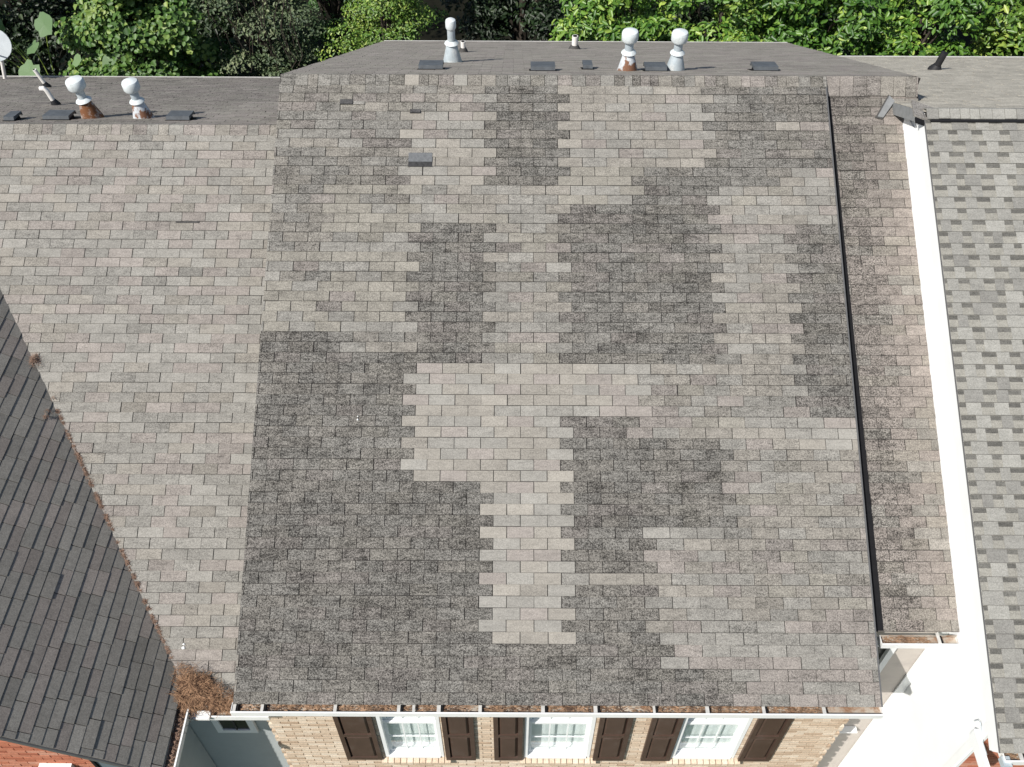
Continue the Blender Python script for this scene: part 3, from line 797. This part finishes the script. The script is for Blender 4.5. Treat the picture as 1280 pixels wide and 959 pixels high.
d.hexa([q3(RXL-.012, .0, -.14), q3(RXL-.001, .0, -.14), q3(RXL-.001, 2.2, -.14), q3(RXL-.012, 2.2, -.14), q3(RXL-.012, .0, -.0), q3(RXL-.001, .0, -.0), q3(RXL-.001, 2.2, -.0), q3(RXL-.012, 2.2, -.0)]); d.build('rake_board', M['flap_grey'], rbk)
e = P3(0, RBL, 0); d = MB(); d.box(5.2, 15, e.y, e.y+.04, e.z-.12, e.z+.006); d.build('gutter', M['strap_metal'], rbk)
# ridge vent edge, drawn black for the shadow along it, and caps
d = MB(); d.fbox(frr, RXL+.06, 13, RV1-.150, RV1-.118, .012, .034); d.build('ridge_vent_shadow', M['vent_dark'], rs)
def capr(x):
    tt = random.choice((LT*1.0, LT*.97, MD*1.05)); return (tt[0], tt[1], tt[2], .1)
ridge_caps(RXL+.02, 9.0, RR_Y, RR_Z, rs, capr, (.11, .15), .125, .5, .49, .035)
# walls
def rclip(z, zt):
    top = zt+.13
    y0 = max(3.74, ro.y+(top-ro.z)/.5)
    yb = min(18.2, RR_Y+(RR_Z-top)/math.tan(R(26)))
    return None if yb-y0 < .05 else (y0, yb)
d = MB(); siding(d, 'x', XS, 0, 0, 0, RR_Z-.1, -1, .18, .006, rclip)
d.prism([(XS+.021, 3.76, 0), (XS+.021, 18.2, 0), (XS+.021, 18.2, P3(0, (18.2-RR_Y)/math.cos(R(26)), 0).z-.12), (XS+.021, RR_Y, RR_Z-.13), (XS+.021, 3.76, rz_(3.76)-.12)], (.15, 0, 0))
sw = d.build('side_wall', M['siding_white'], rh)
d = MB(); d.fbox(frr, RXL+.02, XS-.012, RV0, RV1, -.25, -.101); d.fbox(frr, RXL+.000, RXL+.0199, RV0, RV1, -.16, -.012); d.build('rake_board', M['white_paint'], rs)
d = MB(); d.fbox(frr, RXL-.004, RXL+.0035, RV0, RV1, -.0119, .006); d.build('edge_trim', M['drip_metal'], rs)
d = MB(); d.box(XS-.014, XS+.02, 3.722, 3.739, 0, rz_(3.74)-.14); d.box(XS-.022, XS-.0125, 3.74, 3.83, 0, rz_(3.74)-.14); d.build('corner_board', M['white_paint'], sw)
d = MB(); d.box(XS+.02, 13, 3.74, 3.9, 0, 5.95); rw = d.build('front_wall', M['mortar_red'], rh)
rb = MB(); bricks(rb, XS+.02, 6.6, .02, 5.9, 3.74); rb.build('brick', M['red_brick'], rw, tint=True, kind='stuff')
gutter_x(RXL+.05, 9, REY+.05, rz_(REY)-.03, rh, [RXL+.20, RXL+.9, 6.6], wdt=.11)
d = MB(); d.box(XS-.06, XS-.023, 3.36, 3.84, 5.46, 5.62); d.box(XS-.064, XS-.0235, 3.34, 3.84, 5.622, 5.635); d.build('cornice_return', M['white_paint'], rh)
d = MB(); d.box(RXL+.03, RXL+.11, REY-.115, REY-.01, rz_(REY)-.13, rz_(REY)-.05); d.build('gutter_end', M['galvanised'], rh)
# flashing cluster at the top of the side wall
d = MB(); d.hexa([(4.72, 9.72, 9.225), (4.99, 9.66, 9.155), (5.02, 9.92, 9.18), (4.76, 10.0, 9.24), (4.72, 9.72, 9.245), (4.99, 9.66, 9.175), (5.02, 9.92, 9.215), (4.76, 10.0, 9.27)])
o = d.build('ridge_cap', M['shingle'], rs); o.color = (.25, .235, .215, .3)
d = MB(); d.hexa([(4.74, 9.67, 9.17), (4.985, 9.615, 9.10), (4.985, 9.655, 9.13), (4.74, 9.715, 9.20), (4.74, 9.67, 9.20), (4.985, 9.615, 9.135), (4.985, 9.655, 9.154), (4.74, 9.715, 9.222)]); d.build('flashing', M['black_flashing'], rs)
d = MB(); pf = fs.p
d.hexa([pf(4.60, 7.10, .014), pf(4.69, 7.08, .014), pf(4.86, 7.32, .014), pf(4.79, 7.42, .014), pf(4.60, 7.10, .022), pf(4.69, 7.08, .022), pf(4.86, 7.32, .045), pf(4.79, 7.42, .045)]); d.build('flashing', M['boot_grey'], slope2)
d = MB(); d.hexa([pf(4.63, 7.115, .025), pf(4.70, 7.10, .025), pf(4.86, 7.32, .048), pf(4.80, 7.40, .048), pf(4.63, 7.115, .028), pf(4.70, 7.10, .028), pf(4.86, 7.32, .052), pf(4.80, 7.40, .052)]); d.build('metal_flap', M['flap_grey'], slope2)

# wire with a bend near the corner of the right house
d = MB(); d.tube([(XS-.03, 3.93, 5.62), (XS-.035, 3.90, 5.72), (XS-.04, 3.86, 5.76), (XS-.03, 3.80, 5.72), (XS-.03, 3.70, 5.66), (XS-.03, 3.56, 5.66)], .004, 6)
o = d.build('cable', M['galvanised']); tag(o, 'thin grey bent wire on the white side wall beside the right gutter end', 'cable')

# ================================================================== ROOF VENTS AND PIPES
BANG = math.atan2(RZ-BEZ, BEY-RY)
def bz(y): return RZ-(y-RY)*math.tan(BANG)
def lbz(y): return LRZ-(y-LRY)*math.tan(R(26))
def rbz(y): return RR_Z-(y-RR_Y)*math.tan(R(26))
def gas_vent(x, y, z, h, label, conemat, tilt=(0, 0), fat=1, capw=.115):
    t = thing('flue_vent', label, 'roof vent', (x, y, z), 'metal flue vents on the back slopes')
    hc = .27*h/.62
    def V(r, zz): return (r, zz)
    def part(nm, prof, mt, seg=20):
        d = MB(); pth = [(x+tilt[0]*zz, y+tilt[1]*zz, z+zz) for r, zz in prof]
        d.tube(pth, [max(r, .001) for r, zz in prof], seg); return d.build(nm, M[mt], t, smooth=True)
    part('flashing_cone', [(.150*fat, -.09), (.145*fat, .0), (.075*fat, hc), (.07*fat, hc+.01)], conemat)
    part('storm_collar', [(.062, hc), (.105*fat, hc+.012), (.10*fat, hc+.022), (.06, hc+.055)], 'cap_white')
    part('pipe', [(.058, hc+.02), (.058, h-.14)], 'galvanised')
    part('vent_cap', [(.060, h-.165), (capw*.86, h-.155), (capw, h-.13), (capw, h-.045), (capw*.9, h-.02), (capw*.5, h), (.001, h+.004)], 'cap_white')
    d = MB(); fr2 = None
    return t
gas_vent(-.92, 13.05, bz(13.05), .70, 'slim grey flue vent standing alone at the left of the centre ridge', 'galvanised', (0, 0), 1.02, .078)
gas_vent(1.56, 11.75, bz(11.75), .60, 'white capped flue vent with rust streaked cone, left one of the centre roof pair', 'rusty_patches', (-.02, 0), .98, .112)
gas_vent(2.22, 11.80, bz(11.80), .59, 'white capped flue vent with a mostly clean cone, right of the centre roof pair', 'galvanised', (.0, 0), .96, .112)
gas_vent(-5.92, 11.55, lbz(11.55), .62, 'leaning flue vent with a brown rusted cone on the left roof', 'rusty_metal', (-.10, 0), 1.05, .125)
gas_vent(-5.20, 11.55, lbz(11.55), .60, 'leaning flue vent with a pale stained cone on the left roof', 'rusty_patches', (-.05, 0), 1.0, .115)
def pipe_vent(x, y, z, h, label, mat='pvc_white', boot='boot_grey', r=.045, tilt=(0, 0), elbow=False):
    t = thing('pipe_vent', label, 'vent pipe', (x, y, z))
    d = MB(); d.tube([(x, y, z-.06), (x, y, z+.02), (x+tilt[0]*.1, y+tilt[1]*.1, z+.10)], [r*2.3, r*2.0, r*1.15], 14); d.build('boot', M[boot], t, smooth=True)
    d = MB(); pth = [(x+tilt[0]*.08, y+tilt[1]*.08, z+.08), (x+tilt[0]*h, y+tilt[1]*h, z+h)]
    if elbow: pth += [(x+tilt[0]*h-.03, y, z+h+.035), (x+tilt[0]*h-.09, y, z+h+.03)]
    d.tube(pth, r, 14, True); d.build('pipe', M[mat], t, smooth=True)
    d = MB(); q = pth[-1]
    if not elbow:
        d.tube([(q[0], q[1], q[2]+.0005), (q[0], q[1], q[2]+.002)], r*.78, 14); d.build('opening', M['vent_dark'], t)
    return t
pipe_vent(-.88, 15.3, bz(15.3), .21, 'small white plastic pipe just right of the slim grey flue vent', r=.042)
pipe_vent(1.13, 16.2, bz(16.2), .27, 'white plastic pipe standing alone near the middle of the centre back eave', r=.055)
pipe_vent(-7.10, 12.9, lbz(12.9), .26, 'white pipe with elbow top and black boot left of the leaning flues', boot='boot_black', r=.036, tilt=(-.22, 0), elbow=True)
pipe_vent(-8.5, 15.4, lbz(15.4), .36, 'thin white pipe with black boot at the far left back eave', boot='boot_black', r=.034, tilt=(-.30, 0))
pipe_vent(7.55, 15.4, rbz(15.4), .34, 'black flared pipe on the right house back slope', 'boot_black', 'boot_black', r=.06, tilt=(.18, 0))
def box_vent(x, y, zf, label, wd=.33, dp=.26, h=.10):
    z = zf(y); t = thing('box_vent', label, 'roof vent', (x, y, z), 'low box vents behind the ridges')
    sl = -math.tan(R(26)); P_ = lambda a, b2, c: (x+a, y+b2, z+sl*b2+c)
    d = MB(); w2 = wd/2
    d.hexa([P_(-w2-.02, -dp/2-.01, .0), P_(w2+.02, -dp/2-.01, .0), P_(w2+.02, dp/2+.02, .0), P_(-w2-.02, dp/2+.02, .0), P_(-w2-.02, -dp/2-.01, .016), P_(w2+.02, -dp/2-.01, .016), P_(w2+.02, dp/2+.02, .016), P_(-w2-.02, dp/2+.02, .016)])
    d.build('base_plate', M['vent_dark'], t)
    d = MB(); d.hexa([P_(-w2+.02, -dp/2, .016), P_(w2-.02, -dp/2, .016), P_(w2-.02, dp/2-.05, .016), P_(-w2+.02, dp/2-.05, .016), P_(-w2+.02, -dp/2, .02), P_(w2-.02, -dp/2, .02), P_(w2-.02, dp/2-.05, h), P_(-w2+.02, dp/2-.05, h)]); d.build('throat', M['vent_dark'], t)
    d = MB(); d.hexa([P_(-w2, -dp/2, .022), P_(w2, -dp/2, .022), P_(w2, dp/2, h+.002), P_(-w2, dp/2, h+.002), P_(-w2, -dp/2+.02, .075), P_(w2, -dp/2+.02, .075), P_(w2, dp/2, h+.03), P_(-w2, dp/2, h+.03)])
    d.hexa([P_(-w2, dp/2-.006, h-.03), P_(w2, dp/2-.006, h-.03), P_(w2, dp/2+.0, h-.03), P_(-w2, dp/2+.0, h-.03), P_(-w2, dp/2-.006, h+.001), P_(w2, dp/2-.006, h+.001), P_(w2, dp/2, h+.001), P_(-w2, dp/2, h+.001)])
    d.build('hood', M['box_vent_grey'], t)
for (x, y, f_, lab, wd) in ((-1.13, 11.85, bz, 'low grey box vent in front of the slim grey flue', .33), (.40, 11.70, bz, 'low grey box vent at the middle of the centre roof, beside a smaller one', .33),
        (1.03, 12.0, bz, 'smallest box vent on the centre roof, left of the white capped pair', .13), (1.93, 11.72, bz, 'low dark box vent wedged between the two white capped flues', .29),
        (3.45, 11.85, bz, 'low dark box vent alone at the right of the centre ridge', .33), (-6.88, 11.3, lbz, 'small black box vent at the far left edge of the left roof', .14),
        (-6.30, 11.42, lbz, 'low grey box vent touching the rusted flue on the left roof', .36), (-4.62, 11.42, lbz, 'low grey box vent right of the pale coned flue on the left roof', .32)):
    box_vent(x, y, f_, lab, wd)
# satellite dish
t = thing('satellite_dish', 'pale grey satellite dish on a white mast at the left edge of the back eave', 'satellite dish', (-10.15, 16.9, lbz(16.9)))
d = MB(); d.tube([(-10.12, 16.9, lbz(16.9)-.05), (-9.98, 16.9, lbz(16.9)+.55)], .035, 10); d.build('mast', M['pvc_white'], t, smooth=True)
d = MB(); ax = Vector((.25, -.85, .45)).normalized(); cc = Vector((-9.98, 16.85, lbz(16.9)+.76)); 
pr = [(0.0, 0), (.12, .008), (.22, .03), (.30, .06), (.305, .05), (.22, .018), (.12, -.006), (0, -.015)]
d.tube([cc+ax*zz for r, zz in pr], [max(r, .001) for r, zz in pr], 28); d.build('dish', M['dish_grey'], t, smooth=True)
d = MB(); d.tube([cc-ax*.01-Vector((0, 0, .28)), cc+ax*.34-Vector((0, 0, .12))], .014, 8); d.box(*(v_ for a_ in zip(cc+ax*.34-Vector((.04, .04, .16)), cc+ax*.34+Vector((.04, .04, -.07))) for v_ in a_)); d.build('arm', M['box_vent_grey'], t)

# loose and odd shingles on the centre slope
def odd(frame, x, s, w_, h_, label, col, th=.02, mat=None, name='loose_shingle'):
    d = MB(); d.fbox(frame, x, x+w_, s, s+h_, .012, .012+th, .014)
    o = d.build(name, M['shingle'] if mat is None else M[mat]); o.color = col
    tag(o, label, 'shingle'); return o
DK = (.075, .073, .072, .35)
t = thing('patch_vent', 'slate grey raised patch with dark lower face on the upper centre slope', 'roof patch', tuple(fr.p(-1.15, 6.33)))
d = MB(); d.fbox(fr, -1.30, -1.005, 6.405, 6.53, .008, .020, .016); d.build('top_face', M['patch_grey'], t)
d = MB(); d.fbox(fr, -1.30, -1.005, 6.34, 6.404, .008, .016, .016); d.build('lower_face', M['patch_dark'], t)
odd(fr, -2.19, 7.20, .16, .075, 'small dark exposed patch left of the pale cracked tab near the top left', DK)
odd(fr, -2.02, 7.20, .14, .05, 'pale cracked tab with missing lower corner near the top left', (.22, .21, .19, .5), .01)
odd(fr, -1.30, 7.08, .13, .06, 'small dark torn scrap right of the other torn patches near the top', DK)
for (fx, x, s, w_, lab) in ((fl, -4.36, 5.86, .3, 'slipped dark edged tab in the upper middle of the left roof'),):
    odd(fx, x, s, w_, .022, lab, (.10, .095, .09, .3), .01)
# droppings
for (frm, x, s, lab) in ((fl, -3.77, .57, 'white dropping on the left roof above the pine straw heap'), (fr, -1.78, 24.6*EXP, 'tiny white speck on the dark left part of the centre slope')):
    d = MB(); p = frm.p(x, s, .013); r = .022 if frm is fl else .012
    d.tube([p, p+Vector((0, -.0, .012))], [r, r*.5], 8)
    d.tube([p+Vector((0, .035, .018)), p+Vector((0, .035, .026))], [r*.7, r*.3], 6)
    o = d.build('bird_dropping', M['bird_dropping']); tag(o, lab, 'dropping')

# ================================================================== TREES AND SHRUBS
def leaf_quads(P, Nrm, L, Wd, tint, name, mat, parent, kind=None, fold=.18):
    n = len(P); A = np.random.normal(size=(n, 3)); A -= (A*Nrm).sum(1)[:, None]*Nrm; A /= np.linalg.norm(A, axis=1)[:, None]
    B = np.cross(Nrm, A); L = L[:, None]; Wd = Wd[:, None]
    b0 = P-A*L*.5; tip = P+A*L*.5-Nrm*L*.12
    up = Nrm*Wd*fold
    r1 = P-A*L*.2+B*Wd*.5+up; r2 = P+A*L*.18+B*Wd*.42+up; l1 = P-A*L*.2-B*Wd*.5+up; l2 = P+A*L*.18-B*Wd*.42+up
    V = np.stack([b0, r1, r2, tip, l2, l1], 1).reshape(-1, 3)
    base = (np.arange(n)*6)[:, None]
    Fc = np.concatenate([base+np.array([0, 1, 2, 3]), base+np.array([0, 3, 4, 5])], 1).reshape(-1)
    me = bpy.data.meshes.new(name); me.vertices.add(n*6); me.vertices.foreach_set('co', V.ravel())
    me.loops.add(n*8); me.loops.foreach_set('vertex_index', Fc.astype(np.int32))
    me.polygons.add(n*2); me.polygons.foreach_set('loop_start', (np.arange(n*2)*4).astype(np.int32)); 
    me.materials.append(M[mat])
    at = me.attributes.new('tint', 'FLOAT_COLOR', 'FACE'); tt = np.repeat(tint, 2); 
    at.data.foreach_set('color', np.stack([tt, tt, tt, np.ones_like(tt)], 1).astype(np.float32).ravel())
    me.update(); me.validate()
    return link(name, me, parent, kind)
def tree(name, label, cat, x, y, h, rx, ry, z0, nleaf, L, mat, tone=.45, clumps=46, group=None, crad=.62, ratio=.5, ntr=7):
    t = thing(name, label, cat, (x, y, 0), group); nleaf = int(nleaf*1.75); L *= .74; clumps = int(clumps*1.3)
    cz, rz = (z0+h)/2, (h-z0)/2
    u = np.random.normal(size=(clumps, 3)); u /= np.linalg.norm(u, axis=1)[:, None]
    rr = np.random.uniform(.45, 1, clumps)[:, None]
    cc = u*rr*np.array([rx, ry, rz])+np.array([x, y, cz])
    d = MB(); d.tube([(x, y, 0), (x+.05, y, h*.35), (x-.04, y+.05, h*.75)], [.16, .12, .05], 8); d.build('trunk', M['bark'], t, smooth=True)
    d = MB()
    for i in range(0, clumps, max(1, clumps//18)):
        c = cc[i]; s = Vector((x, y, max(.5, c[2]-1.2)*.8)); mid = (s+Vector(c))/2+Vector((0, 0, .15))
        d.tube([s, mid, c], [.05, .03, .012], 5)
    d.build('limbs', M['bark'], t)
    ci = np.random.randint(0, clumps, nleaf); cr = crad*np.random.uniform(.6, 1.25, clumps)
    dr = np.random.normal(size=(nleaf, 3)); dr /= np.linalg.norm(dr, axis=1)[:, None]; dr[:, 2] = np.abs(dr[:, 2])*.9-.25*(np.random.rand(nleaf) < .3)
    rad = cr[ci]*np.random.uniform(.55, 1.05, nleaf)
    P = cc[ci]+dr*rad[:, None]*np.array([1.1, 1, .8])
    Nr = dr*.75+np.array([-.18, -.35, .75])+np.random.normal(size=(nleaf, 3))*.38; Nr /= np.linalg.norm(Nr, axis=1)[:, None]
    ctone = np.random.normal(0, .12, clumps)
    tint = np.clip(np.random.normal(tone-.04, .22, nleaf)+ctone[ci], 0, 1)
    Ls = L*np.random.uniform(.5, 1.35, nleaf)
    leaf_quads(P, Nr, Ls, Ls*ratio, tint, 'crown', mat, t, kind=None)
    return t
T = tree
GB = 'trees behind the houses'
tree('ivy_covered_tree', 'ivy covered tree with sunlit lobed leaves behind the two leaning flues', 'tree', -8.6, 20.3, 7.0, 1.6, 1.2, 1.2, 11000, .17, 'leaf_ivy', .62, 60, None, .55, .85)
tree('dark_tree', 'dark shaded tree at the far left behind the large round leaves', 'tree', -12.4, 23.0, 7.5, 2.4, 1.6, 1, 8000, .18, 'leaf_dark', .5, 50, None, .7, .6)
tree('vine_tree', 'grey green tree draped in thin vines left of the centre roof', 'tree', -6.0, 20.9, 6.8, 1.3, 1.1, 1.0, 9000, .12, 'leaf_grey', .5, 50, None, .5, .5)
tree('dark_tree', 'dark tree between the vine draped tree and the bright feathery tree', 'tree', -4.5, 22.6, 7.6, 1.5, 1.2, .8, 7000, .14, 'leaf_ivy', .25, 50, None, .55, .5)
tree('feathery_tree', 'bright yellow green fine leaved tree left of the slim grey flue', 'tree', -3.0, 20.7, 6.6, 1.25, 1.0, 1.0, 11000, .105, 'leaf_bright', .6, 55, None, .48, .45)
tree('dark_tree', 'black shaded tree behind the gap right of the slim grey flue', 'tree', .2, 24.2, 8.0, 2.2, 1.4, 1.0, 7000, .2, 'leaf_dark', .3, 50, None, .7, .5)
tree('magnolia_tree', 'glossy magnolia behind the middle of the centre back eave', 'tree', 2.6, 21.2, 6.2, 1.4, 1.1, .8, 6000, .21, 'leaf_magnolia', .6, 50, None, .55, .42)
tree('magnolia_tree', 'magnolia with pale shiny leaves behind the white capped flue pair', 'tree', 4.9, 21.0, 6.2, 1.3, 1.1, .8, 6000, .20, 'leaf_magnolia', .62, 50, None, .5, .42)
tree('magnolia_tree', 'deep green magnolia behind the right end of the centre roof', 'tree', 7.2, 21.3, 6.5, 1.5, 1.1, .6, 6500, .22, 'leaf_magnolia', .48, 50, None, .55, .42)
tree('magnolia_tree', 'dark leaved magnolia behind the black flared pipe', 'tree', 9.6, 21.0, 6.0, 1.4, 1.1, .8, 6500, .22, 'leaf_magnolia', .55, 50, None, .55, .42)
tree('magnolia_tree', 'brightest yellow green magnolia at the far right', 'tree', 12.2, 20.6, 6.3, 1.5, 1.2, .8, 7000, .24, 'leaf_bright', .6, 50, None, .55, .42)
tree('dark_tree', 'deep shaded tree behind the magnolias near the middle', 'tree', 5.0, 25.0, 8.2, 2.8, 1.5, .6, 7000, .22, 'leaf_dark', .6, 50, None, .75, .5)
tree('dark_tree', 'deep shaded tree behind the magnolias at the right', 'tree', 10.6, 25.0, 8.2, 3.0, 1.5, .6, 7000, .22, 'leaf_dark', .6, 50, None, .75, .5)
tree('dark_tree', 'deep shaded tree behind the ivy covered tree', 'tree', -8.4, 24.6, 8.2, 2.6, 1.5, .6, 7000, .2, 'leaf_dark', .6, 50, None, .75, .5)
# large round leaves
t = thing('large_leaf_plant', 'plant with big pale round leaves on stalks at the far left behind the dish', 'plant', (-11.2, 19.8, 0))
P0_ = [(-11.9, 19.9, 5.3, .30), (-11.6, 20.0, 4.75, .20), (-10.5, 19.9, 4.9, .27), (-10.95, 19.9, 4.35, .19), (-11.7, 19.8, 4.9, .3), (-11.1, 19.6, 3.9, .28), (-9.6, 19.5, 3.75, .30), (-10.0, 19.8, 4.1, .16), (-12.2, 19.7, 4.6, .25), (-9.2, 19.7, 4.1, .2), (-10.2, 19.9, 3.5, .2), (-12.3, 19.9, 5.2, .3)]
d = MB(); d.tube([(-11.2, 19.9, 0), (-11.0, 19.9, 2.2), (-10.8, 19.9, 3.2)], [.08, .06, .04], 8); d.build('stem', M['bark'], t)
for (x, y, z, r) in P0_:
    d = MB(); nn = Vector((-.25+random.gauss(0, .2), -.6+random.gauss(0, .2), .6)).normalized(); a = nn.orthogonal().normalized(); b2 = nn.cross(a); c = Vector((x, y, z)); n = 16
    rim = [c+(a*math.cos(q)+b2*math.sin(q))*r*(1+.1*math.sin(5*q+x*3)+.05*math.sin(9*q))*(.75 if i == 0 else 1)+nn*(.05*r*math.cos(2*q)) for i, q in enumerate([2*math.pi*k/n for k in range(n)])]
    f_ = random.uniform(.3, .9); d.cur = (f_, f_, f_, 1)
    for k in range(n): d.poly([c-nn*.06*r, rim[k], rim[(k+1) % n]])
    o = d.build('leaf', M['leaf_large'], t, tint=True)
    st = MB(); st.tube([c-nn*.03, (c+Vector((-11, 19.9, 2.6)))/2+Vector((0, .2, .3)), Vector((-10.8, 19.9, 3.0))], .012, 5); st.build('stalk', M['leaf_ivy'], t, tint=True)
# hanging vines
t = MB()
for i in range(14):
    x = random.uniform(-7.0, -4.9); p = [Vector((x, 19.9, 5.6))]
    for k in range(6): p.append(p[-1]+Vector((random.gauss(.02, .10), random.gauss(-.01, .04), -random.uniform(.15, .38))))
    t.tube(p, .010, 4)
o = t.build('vine', M['bark']); o['kind'] = 'stuff'; tag(o, 'bare greyish vines hanging in the trees left of the centre roof', 'vines')
# undergrowth along the back
n = 42000; X = np.random.uniform(-15, 15, n); Y = np.random.uniform(19.6, 22.5, n); Z = np.random.uniform(.1, 1.0, n)*2.0+.8*np.sin(X*1.7)+.5*np.sin(X*4.1+1); Z = np.clip(Z, .05, 4)
Nr = np.random.normal(size=(n, 3))*.5+np.array([-.1, -.3, .8]); Nr /= np.linalg.norm(Nr, axis=1)[:, None]
Ls = np.random.uniform(.07, .17, n)
o = leaf_quads(np.stack([X, Y, Z], 1), Nr, Ls, Ls*.5, np.clip(np.random.normal(.4, .2, n), 0, 1), 'undergrowth', 'leaf_ivy', None, 'stuff')
tag(o, 'low leafy undergrowth along the foot of the trees behind the houses', 'undergrowth')
